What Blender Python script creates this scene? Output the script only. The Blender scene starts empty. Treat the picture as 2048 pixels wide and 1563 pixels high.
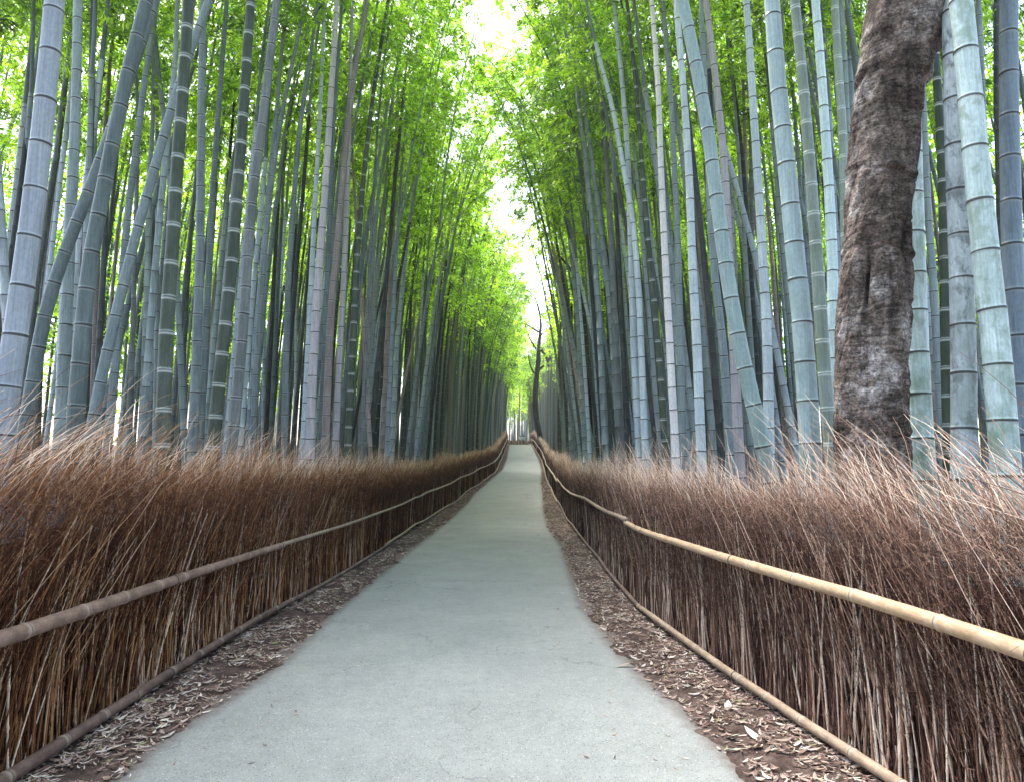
import bpy, math, random
import numpy as np

# ---------------------------------------------------------------- camera, sky, sun, exposure
scene = bpy.context.scene
COL = scene.collection
F = 1400.0
cam_data = bpy.data.cameras.new("camera")
cam_data.sensor_fit = 'HORIZONTAL'
cam_data.sensor_width = 36.0
cam_data.lens = 36.0 * F / 2048.0
cam_data.clip_start = 0.05
cam_data.clip_end = 6000.0
cam = bpy.data.objects.new("camera", cam_data)
COL.objects.link(cam)
cam.location = (0.0, 0.0, 1.6)
cam.rotation_euler = (math.radians(90 + 7.3), 0, 0)
scene.camera = cam

SUN_ELEV, SUN_ROT = 60.0, -25.0          # degrees; rotation clockwise from +Y
world = bpy.data.worlds.new("World")
scene.world = world
world.use_nodes = True
wn = world.node_tree
wn.nodes.clear()
sky = wn.nodes.new('ShaderNodeTexSky')
sky.sky_type = 'NISHITA'
sky.sun_disc = False
sky.sun_elevation = math.radians(SUN_ELEV)
sky.sun_rotation = math.radians(SUN_ROT)
sky.air_density = 1.0
sky.dust_density = 4.0
sky.ozone_density = 1.0
bg = wn.nodes.new('ShaderNodeBackground')
bg.inputs['Strength'].default_value = 0.15
wo = wn.nodes.new('ShaderNodeOutputWorld')
wn.links.new(sky.outputs[0], bg.inputs[0])
wn.links.new(bg.outputs[0], wo.inputs[0])

sd = bpy.data.lights.new("sun", 'SUN')
sd.energy = 1.5
sd.angle = math.radians(14)
sd.color = (1.0, 0.96, 0.9)
sun = bpy.data.objects.new("sun", sd)
COL.objects.link(sun)
_e, _a = math.radians(SUN_ELEV), math.radians(SUN_ROT)
_sv = (math.sin(_a) * math.cos(_e), math.cos(_a) * math.cos(_e), math.sin(_e))
from mathutils import Vector, Matrix
sun.rotation_euler = Vector(_sv).to_track_quat('Z', 'Y').to_euler()

scene.view_settings.view_transform = 'Standard'
scene.view_settings.look = 'None'
scene.view_settings.gamma = 1.0
scene.view_settings.exposure = 2.65
scene.cycles.max_bounces = 10
scene.cycles.diffuse_bounces = 5
scene.cycles.transmission_bounces = 4
scene.cycles.glossy_bounces = 2
scene.cycles.transparent_max_bounces = 4

rng = np.random.default_rng(7)

# ---------------------------------------------------------------- layout of the place
GY = np.array([-60,0,9,12,16,19,22.6,26,30,34,39,45.6,51,59,64,70.3,75.5,82.5,89.6,98,110,125,145,165,220,4000], float)
GZ = np.array([0,0,0,.01,.07,.12,.2,.35,.6,.92,1.25,1.66,2.0,2.55,3.09,3.72,4.2,4.86,5.58,6.44,7.2,8.0,9.0,9.9,11,11], float)
def G(y): return np.interp(y, GY, GZ)
FLy=[-8,3.8,5.8,8.3,13,17.3,23.3,28,33.5,43,52.7,66,78,91,104,150]
FLx=[-2.6,-2.62,-2.74,-2.85,-2.83,-2.87,-2.88,-2.65,-2.3,-1.75,-1.38,-1.13,-.98,-.8,-.75,-.8]
FRy=[-8,3.7,4.7,5.8,8.7,11.3,15,19,24,30.6,37,47,59.6,69,80,100,104,150]
FRx=[2.1,1.99,1.86,1.75,1.58,1.62,1.72,1.78,1.87,1.98,2.05,2.3,2.75,2.9,2.95,3.0,3.05,3.6]
PLy=[-8,4.04,4.5,5.33,6.42,8.57,11.5,15.9,23.3,28.4,34.7,45.6,59,70.4,82.7,103,150]
PLx=[-2.1,-2.17,-2.21,-2.14,-2.08,-2.22,-2.27,-2.3,-2.23,-2.05,-1.86,-1.45,-.84,-.55,-.53,-.4,-.4]
PRy=[-8,4.08,4.63,5.18,6,7.3,9.1,12.5,16.5,21.8,28.4,34.7,45.6,59,70.4,82.7,103,150]
PRx=[1.35,1.32,1.28,1.23,1.11,1.02,.94,1.05,1.2,1.15,1.3,1.54,1.91,2.5,2.7,2.75,2.85,3.4]
def FL(y): return np.interp(y, FLy, FLx)
def FR(y): return np.interp(y, FRy, FRx)
def BH(side, y):      # how tall the brush stands along the fence
    return np.interp(y, [3, 5, 8, 14, 30], [.97, .98, 1.0, 1.03, 1.05] if side < 0 else [.86, .87, .91, .98, 1.03])

# ---------------------------------------------------------------- helpers
def unit(v):
    return v / np.maximum(np.linalg.norm(v, axis=-1, keepdims=True), 1e-9)

def mesh_np(name, V, Q, mats, attrs=None, smooth=True, T=None, mat_idx=None):
    me = bpy.data.meshes.new(name)
    V = np.asarray(V, np.float32).reshape(-1, 3)
    Q = np.asarray(Q, np.int32).reshape(-1, 4)
    T = np.zeros((0, 3), np.int32) if T is None else np.asarray(T, np.int32).reshape(-1, 3)
    me.vertices.add(len(V)); me.vertices.foreach_set("co", V.ravel())
    nl = Q.size + T.size
    me.loops.add(nl); me.loops.foreach_set("vertex_index", np.concatenate([Q.ravel(), T.ravel()]))
    npoly = len(Q) + len(T)
    me.polygons.add(npoly)
    st = np.concatenate([np.arange(len(Q)) * 4, Q.size + np.arange(len(T)) * 3]).astype(np.int32)
    me.polygons.foreach_set("loop_start", st)
    me.polygons.foreach_set("use_smooth", np.full(npoly, bool(smooth)))
    if mat_idx is not None:
        me.polygons.foreach_set("material_index", np.asarray(mat_idx, np.int32))
    for k, a in (attrs or {}).items():
        at = me.attributes.new(k, 'FLOAT', 'POINT')
        at.data.foreach_set("value", np.asarray(a, np.float32).ravel())
    me.update(calc_edges=True)
    for m in (mats if isinstance(mats, (list, tuple)) else [mats]):
        me.materials.append(m)
    return me

def link(name, me, parent=None, loc=None):
    o = bpy.data.objects.new(name, me)
    COL.objects.link(o)
    if parent is not None: o.parent = parent
    if loc is not None: o.location = loc
    return o

def tag(o, label=None, cat=None, group=None, kind=None):
    if label: o['label'] = label
    if cat: o['category'] = cat
    if group: o['group'] = group
    if kind: o['kind'] = kind
    return o

def thing(name, label, cat, loc=(0, 0, 0), rz=0.0, group=None):
    o = bpy.data.objects.new(name, None)
    COL.objects.link(o)
    o.location = loc; o.rotation_euler = (0, 0, rz)
    o.empty_display_size = 0.2
    return tag(o, label, cat, group)

def tubes(P, R, sides=3, cap=False):
    """P[N,K,3], R[N,K] -> verts, quads (all N tubes in one array)."""
    P = np.asarray(P, float); R = np.asarray(R, float)
    N, K, _ = P.shape
    t = unit(np.gradient(P, axis=1))
    ref = np.where(np.abs(t[..., 2:3]) > .8, np.array([1., 0, 0]), np.array([0, 0, 1.]))
    ref = np.broadcast_to(ref[:, :1], t.shape)
    a = unit(np.cross(t, ref)); b = np.cross(t, a)
    th = np.arange(sides) * 2 * np.pi / sides
    V = P[:, :, None, :] + R[:, :, None, None] * (np.cos(th)[None, None, :, None] * a[:, :, None, :] + np.sin(th)[None, None, :, None] * b[:, :, None, :])
    idx = np.arange(N * K * sides).reshape(N, K, sides)
    nx = np.roll(idx, -1, axis=2)
    Q = np.stack([idx[:, :-1], nx[:, :-1], nx[:, 1:], idx[:, 1:]], axis=-1).reshape(-1, 4)
    return V.reshape(-1, 3), Q

def rep(a, K, sides):
    """per-tube or per-ring values -> per-vertex"""
    a = np.asarray(a, float)
    if a.ndim == 1: a = np.repeat(a[:, None], K, axis=1)
    return np.repeat(a.ravel(), sides)

def merge(parts):
    Vs, Qs, As, off = [], [], {}, 0
    for V, Q, A in parts:
        Vs.append(V); Qs.append(Q + off); off += len(V)
        for k, v in A.items(): As.setdefault(k, []).append(np.asarray(v).ravel())
    return np.concatenate(Vs), np.concatenate(Qs), {k: np.concatenate(v) for k, v in As.items()}

def vnoise(x, y, seed=0):
    """cheap smooth 2-D value noise in -1..1"""
    def h(i, j):
        n = (i.astype(np.int64) * 374761393 + j.astype(np.int64) * 668265263 + seed * 1442695041) & 0x7fffffff
        n = ((n ^ (n >> 13)) * 1274126177) & 0x7fffffff
        return ((n ^ (n >> 16)) & 0xffff) / 32767.5 - 1
    xi, yi = np.floor(x), np.floor(y)
    u, v = x - xi, y - yi
    u = u * u * (3 - 2 * u); v = v * v * (3 - 2 * v)
    return (h(xi, yi) * (1 - u) + h(xi + 1, yi) * u) * (1 - v) + (h(xi, yi + 1) * (1 - u) + h(xi + 1, yi + 1) * u) * v

# ---------------------------------------------------------------- materials
class Mat:
    def __init__(s, name, rough=.6, spec=.3):
        s.m = bpy.data.materials.new(name); s.m.use_nodes = True
        s.t = s.m.node_tree; s.t.nodes.clear()
        s.out = s.n('OutputMaterial'); s.b = s.n('BsdfPrincipled')
        s.b.inputs['Roughness'].default_value = rough
        s.b.inputs['Specular IOR Level'].default_value = spec
        s.l(s.b.outputs[0], s.out.inputs[0])
    def n(s, k, **kw):
        nd = s.t.nodes.new('ShaderNode' + k)
        for a, v in kw.items(): setattr(nd, a, v)
        return nd
    def l(s, a, b): s.t.links.new(a, b)
    def obj(s, scale=(1, 1, 1), rnd=False):
        tc = s.n('TexCoord'); mp = s.n('Mapping'); mp.inputs['Scale'].default_value = scale
        s.l(tc.outputs['Object'], mp.inputs['Vector'])
        if rnd:
            oi = s.n('ObjectInfo'); mu = s.n('VectorMath', operation='SCALE')
            mu.inputs[0].default_value = (37, 53, 29)
            s.l(oi.outputs['Random'], mu.inputs['Scale']); s.l(mu.outputs[0], mp.inputs['Location'])
        return mp.outputs[0]
    def noise(s, vec, scale, detail=3, rough=.55, dist=0):
        nd = s.n('TexNoise'); nd.inputs['Scale'].default_value = scale; nd.inputs['Detail'].default_value = detail
        nd.inputs['Roughness'].default_value = rough; nd.inputs['Distortion'].default_value = dist
        s.l(vec, nd.inputs['Vector']); return nd.outputs['Fac']
    def ramp(s, fac, stops, interp='LINEAR'):
        nd = s.n('ValToRGB'); nd.color_ramp.interpolation = interp
        e = nd.color_ramp.elements
        while len(e) < len(stops): e.new(.5)
        for el, (p, c) in zip(e, stops):
            el.position = p; el.color = (c, c, c, 1) if isinstance(c, (int, float)) else (*c, 1)
        s.l(fac, nd.inputs[0]); return nd.outputs[0]
    def mix(s, fac, a, b, mode='MIX'):
        nd = s.n('MixRGB', blend_type=mode)
        for i, v in ((0, fac), (1, a), (2, b)):
            if isinstance(v, (int, float)): nd.inputs[i].default_value = v if i == 0 else (v, v, v, 1)
            elif isinstance(v, tuple): nd.inputs[i].default_value = (*v, 1)
            else: s.l(v, nd.inputs[i])
        return nd.outputs[0]
    def math(s, op, a, b=None):
        nd = s.n('Math', operation=op)
        for i, v in ((0, a), (1, b)):
            if v is None: continue
            if isinstance(v, (int, float)): nd.inputs[i].default_value = v
            else: s.l(v, nd.inputs[i])
        return nd.outputs[0]
    def attr(s, name):
        return s.n('Attribute', attribute_name=name).outputs['Fac']
    def color(s, c): s.l(c, s.b.inputs['Base Color'])
    def bump(s, h, strength=.3, dist=.01):
        nd = s.n('Bump'); nd.inputs['Strength'].default_value = strength; nd.inputs['Distance'].default_value = dist
        s.l(h, nd.inputs['Height']); s.l(nd.outputs[0], s.b.inputs['Normal'])

def culm_material(name, c1, c2, ring=(.55, .58, .55), ringamt=.35, dark=(.035, .028, .025), darkamt=.9, blotch=None, blotchamt=.0, low=None):
    m = Mat(name, .5, .28)
    vec = m.obj((1, 1, .35), True); big = m.noise(vec, 5, 4, .6)
    streak = m.noise(m.obj((1, 1, .03), True), 70, 3, .6)
    fine = m.noise(m.obj((1, 1, .6), True), 45, 4, .7)
    oi = m.n('ObjectInfo')
    c = m.mix(m.ramp(big, [(.35, 0.), (.65, 1.)]), c1, c2)
    c = m.mix(.55, c, m.ramp(streak, [(.3, .55), (.7, 1.25)]), 'MULTIPLY')
    c = m.mix(.6, c, m.ramp(fine, [(.3, .7), (.7, 1.2)]), 'MULTIPLY')
    c = m.mix(1.0, c, m.ramp(oi.outputs['Random'], [(0, (.48, .53, .5)), (.5, (.95, .94, .96)), (1, (1.25, 1.26, 1.24))]), 'MULTIPLY')
    if blotch:
        b = m.noise(m.obj((1, 1, .6), True), 9, 6, .65, .4)
        c = m.mix(m.math('MULTIPLY', m.ramp(b, [(.5, 0.), (.6, 1.)]), blotchamt), c, blotch)
        b2 = m.noise(m.obj((1, 1, .7), True), 24, 5, .7)
        c = m.mix(m.math('MULTIPLY', m.ramp(b2, [(.6, 0.), (.66, 1.)]), .35), c, (.5, .56, .5))
    if low:   # algae near the foot
        tc = m.n('TexCoord'); sp = m.n('SeparateXYZ'); m.l(tc.outputs['Object'], sp.inputs[0])
        hz = m.n('MapRange'); hz.inputs[1].default_value = 1.6; hz.inputs[2].default_value = 4.2; hz.inputs[3].default_value = 1; hz.inputs[4].default_value = 0
        m.l(sp.outputs['Z'], hz.inputs[0])
        b3 = m.noise(m.obj((1, 1, .5), True), 7, 5, .65)
        c = m.mix(m.math('MULTIPLY', hz.outputs[0], m.ramp(b3, [(.42, 0.), (.62, .85)])), c, low)
    c = m.mix(m.math('MULTIPLY', m.attr('pw'), ringamt), c, ring)
    c = m.mix(m.math('MULTIPLY', m.attr('dk'), darkamt), c, dark)
    m.color(c)
    m.l(m.ramp(fine, [(.3, .42), (.7, .62)]), m.b.inputs['Roughness'])
    m.bump(m.math('ADD', fine, streak), .15, .004)
    return m.m

CM = {
 'lav':    culm_material('lavender_culm', (.56,.57,.66), (.66,.67,.76)),
 'pale':   culm_material('pale_culm', (.41,.46,.49), (.52,.57,.60)),
 'cyan':   culm_material('cyan_culm', (.54,.66,.68), (.68,.79,.79), low=(.25,.31,.25)),
 'blue':   culm_material('blue_culm', (.25,.31,.37), (.31,.37,.43)),
 'grey':   culm_material('grey_culm', (.18,.215,.215), (.28,.32,.325)),
 'dkgrey': culm_material('dark_grey_culm', (.12,.135,.125), (.20,.205,.21), ringamt=.5),
 'ring':   culm_material('ringed_green_culm', (.055,.075,.042), (.105,.125,.095), ring=(.8,.83,.8), ringamt=.7, darkamt=.2),
 'ringlt': culm_material('soft_green_culm', (.21,.26,.20), (.31,.35,.32), ring=(.8,.85,.8), ringamt=.8, darkamt=.25),
 'dark':   culm_material('dark_culm', (.04,.045,.04), (.075,.08,.075), ringamt=.25),
 'tan':    culm_material('tan_culm', (.31,.235,.22), (.42,.33,.31), darkamt=.8),
 'tanpale':culm_material('pale_tan_culm', (.46,.41,.42), (.56,.50,.51)),
 'cream':  culm_material('cream_culm', (.68,.63,.62), (.78,.72,.71)),
 'moss':   culm_material('mossy_culm', (.49,.60,.57), (.63,.73,.71), blotch=(.25,.33,.24), blotchamt=.6, low=(.19,.27,.18)),
 'mottle': culm_material('mottled_culm', (.36,.39,.40), (.52,.56,.58), blotch=(.13,.135,.14), blotchamt=.8, low=(.22,.27,.22)),
}

def leaf_material(name, stops, trans=(.42,.62,.07)):
    m = Mat(name, .5, .3)
    r = m.attr('rnd')
    c = m.ramp(r, stops)
    m.color(c)
    tr = m.n('BsdfTranslucent'); m.l(m.mix(1.0, c, trans, 'MULTIPLY'), tr.inputs[0])
    tc = m.mix(1.0, m.mix(.0, c, c), trans, 'MULTIPLY')
    ad = m.n('AddShader'); m.l(m.b.outputs[0], ad.inputs[0]); m.l(tr.outputs[0], ad.inputs[1])
    m.l(ad.outputs[0], m.out.inputs[0])
    return m.m
LEAF = leaf_material('bamboo_leaf', [(0, (.02,.042,.004)), (.3, (.07,.14,.010)), (.6, (.17,.28,.018)), (.85, (.31,.44,.045)), (1, (.45,.55,.12))], (1.2,1.25,.4))
DLEAF = leaf_material('dark_leaf', [(0, (.03,.05,.02)), (1, (.08,.13,.04))], (.7,.9,.4))

def bark_material(name, cols, sc=1.0, strength=.6):
    m = Mat(name, .85, .15)
    w = m.noise(m.obj((1, 1, .8)), 2.6*sc, 10, .72)
    v = m.noise(m.obj((1, 1, .18)), 9*sc, 6, .7)
    q = m.noise(m.obj((.6, .6, 3)), 11*sc, 7, .75)
    f = m.noise(m.obj((1, 1, 1.2)), 45*sc, 6, .8)
    c = m.ramp(w, [(.36, cols[0]), (.46, cols[1]), (.53, cols[2]), (.63, cols[3])])
    c = m.mix(.8, c, m.ramp(v, [(.36, .25), (.5, .95), (.66, 1.3)]), 'MULTIPLY')
    c = m.mix(.75, c, m.ramp(q, [(.4, .3), (.54, 1.3)]), 'MULTIPLY')
    c = m.mix(.9, c, m.ramp(f, [(.38, .25), (.6, 1.7)]), 'MULTIPLY')
    m.color(c)
    m.bump(m.math('ADD', m.math('MULTIPLY', f, 1.2), m.math('ADD', v, q)), strength, .03)
    return m.m
BARK = bark_material('rough_bark', [(.045,.032,.025), (.13,.095,.077), (.25,.19,.16), (.56,.49,.45)], 1.0, .8)
BARK_DARK = bark_material('dark_bark', [(.012,.01,.009), (.02,.016,.014), (.03,.024,.02), (.045,.035,.03)], .6)
BARK_PALE = bark_material('pale_bark', [(.16,.13,.08), (.24,.2,.12), (.3,.26,.17), (.36,.32,.22)], .6)

def brush_material(name, stops, vary):
    m = Mat(name, .75, .15)
    c = m.ramp(m.attr('rnd'), stops)
    f = m.noise(m.obj((1, 1, 1)), 160, 2)
    c = m.mix(.6, c, m.ramp(f, [(.3, .55), (.7, 1.3)]), 'MULTIPLY')
    c = m.mix(m.attr('dk'), c, tuple(x * .35 for x in vary))
    m.color(c); return m.m
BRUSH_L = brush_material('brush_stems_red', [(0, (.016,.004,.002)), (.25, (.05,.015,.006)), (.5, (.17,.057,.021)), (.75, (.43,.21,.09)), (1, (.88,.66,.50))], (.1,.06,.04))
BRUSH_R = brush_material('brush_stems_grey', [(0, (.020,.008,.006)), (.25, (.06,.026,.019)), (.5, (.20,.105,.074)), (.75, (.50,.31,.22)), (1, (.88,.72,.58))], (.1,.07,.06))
mm = Mat('shade_backing', .9, .05)  # dark browns put the shade deep inside the brush into the colour
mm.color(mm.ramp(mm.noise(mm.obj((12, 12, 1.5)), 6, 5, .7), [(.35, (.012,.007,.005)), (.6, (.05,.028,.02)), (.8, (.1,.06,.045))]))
SHADE_BACKING = mm.m

def rail_material(name, a, b, moss):
    m = Mat(name, .55, .25)
    w = m.noise(m.obj(), 6, 5, .65); f = m.noise(m.obj((1, .25, 1)), 60, 4, .7)
    c = m.mix(m.ramp(w, [(.4, 0.), (.62, 1.)]), a, b)
    c = m.mix(m.math('MULTIPLY', m.ramp(m.noise(m.obj(), 17, 5, .7), [(.56, 0.), (.68, 1.)]), .6), c, moss)
    c = m.mix(.7, c, m.ramp(f, [(.3, .6), (.7, 1.25)]), 'MULTIPLY')
    c = m.mix(m.math('MULTIPLY', m.attr('pw'), .45), c, (.6,.5,.4))
    c = m.mix(m.math('MULTIPLY', m.attr('dk'), .7), c, (.06,.04,.03))
    m.color(c); m.bump(f, .2, .004); return m.m
RAIL_NEW = rail_material('tan_rail', (.40,.27,.165), (.48,.345,.225), (.36,.25,.16))
RAIL_OLD = rail_material('weathered_rail', (.19,.115,.09), (.31,.20,.155), (.12,.09,.05))
RAIL_OLD2 = rail_material('dark_rail', (.11,.07,.06), (.2,.13,.11), (.08,.06,.045))
RAIL_MID = rail_material('worn_rail', (.28,.20,.145), (.37,.28,.2), (.22,.16,.12))

WIRE = Mat('wire', .5, .4); WIRE.color(WIRE.mix(.5, (.05,.045,.04), (.09,.08,.07))); WIRE = WIRE.m
# path
m = Mat('path_surface', .85, .2)
g = m.n('NewGeometry'); pos = g.outputs['Position']
n1 = m.noise(pos, 1.1, 4, .6); n2 = m.noise(pos, 9, 5, .6); n3 = m.noise(pos, 140, 3, .7)
vo = m.n('TexVoronoi'); vo.inputs['Scale'].default_value = 75; m.l(pos, vo.inputs['Vector'])
vs = m.n('SeparateXYZ'); m.l(vo.outputs['Color'], vs.inputs[0])
c = m.mix(m.ramp(n1, [(.35, 0.), (.65, 1.)]), (.228,.243,.236), (.268,.282,.274))
c = m.mix(.5, c, m.ramp(n2, [(.3, .8), (.7, 1.12)]), 'MULTIPLY')
c = m.mix(.8, c, m.ramp(n3, [(.3, .58), (.5, 1.), (.7, 1.35)]), 'MULTIPLY')
peb = m.math('MULTIPLY', m.ramp(vs.outputs[0], [(.84, 0.), (.87, 1.)]), m.ramp(vo.outputs['Distance'], [(.25, 1.), (.42, 0.)]))
c = m.mix(m.math('MULTIPLY', peb, .8), c, (.07,.07,.08))
peb2 = m.math('MULTIPLY', m.ramp(vs.outputs[1], [(.88, 0.), (.91, 1.)]), m.ramp(vo.outputs['Distance'], [(.25, 1.), (.42, 0.)]))
c = m.mix(m.math('MULTIPLY', peb2, .7), c, (.5,.5,.5))
# thin cracks
wv = m.n('VectorMath', operation='ADD'); nn = m.n('TexNoise'); nn.inputs['Scale'].default_value = 2.2; nn.inputs['Detail'].default_value = 5
m.l(pos, nn.inputs['Vector']); sc_ = m.n('VectorMath', operation='SCALE'); sc_.inputs['Scale'].default_value = .8
m.l(nn.outputs['Color'], sc_.inputs[0]); m.l(pos, wv.inputs[0]); m.l(sc_.outputs[0], wv.inputs[1])
vc = m.n('TexVoronoi', feature='DISTANCE_TO_EDGE'); vc.inputs['Scale'].default_value = .42; m.l(wv.outputs[0], vc.inputs['Vector'])
crack = m.math('MULTIPLY', m.ramp(vc.outputs['Distance'], [(.0, 1.), (.005, 0.)]), m.ramp(m.noise(pos, .9, 2), [(.46, 0.), (.56, .5)]))
c = m.mix(crack, c, (.07,.07,.07))
spy = m.n('SeparateXYZ'); m.l(wv.outputs[0], spy.inputs[0])
for yj in (11.9, 17.5):
    dj = m.math('ABSOLUTE', m.math('SUBTRACT', m.math('SUBTRACT', spy.outputs['Y'], m.math('MULTIPLY', spy.outputs['X'], .06)), yj))
    c = m.mix(m.math('MULTIPLY', m.ramp(dj, [(.0, .75), (.03, 0.)]), m.ramp(n2, [(.35, .3), (.6, 1.)])), c, (.12,.12,.115))
dirt = m.math('MULTIPLY', m.math('ADD', m.attr('edge'), m.math('MULTIPLY', m.math('SUBTRACT', n2, .5), .9)), 1.0)
c = m.mix(m.ramp(dirt, [(.45, 0.), (.95, .85)]), c, (.11,.08,.07))
m.color(c); m.bump(m.math('ADD', n3, m.math('MULTIPLY', n2, 2.)), .35, .006)
PATH = m.m
m = Mat('soil', .95, .05)
g = m.n('NewGeometry'); pos = g.outputs['Position']
a1 = m.noise(pos, 7, 6, .65); a2 = m.noise(pos, 60, 4, .75)
c = m.ramp(a1, [(.3, (.035,.024,.02)), (.5, (.085,.06,.052)), (.7, (.17,.125,.108))])
c = m.mix(.8, c, m.ramp(a2, [(.3, .45), (.7, 1.5)]), 'MULTIPLY')
m.color(c); m.bump(m.math('ADD', a1, a2), .6, .02)
SOIL = m.m
m = Mat('leaf_litter', .8, .15)
r = m.attr('rnd')
m.color(m.ramp(r, [(0, (.10,.06,.045)), (.3, (.25,.16,.13)), (.55, (.36,.27,.22)), (.78, (.46,.37,.31)), (.95, (.66,.6,.53)), (.985, (.2,.22,.12)), (1, (.4,.37,.14))]))
LITTER = m.m
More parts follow.
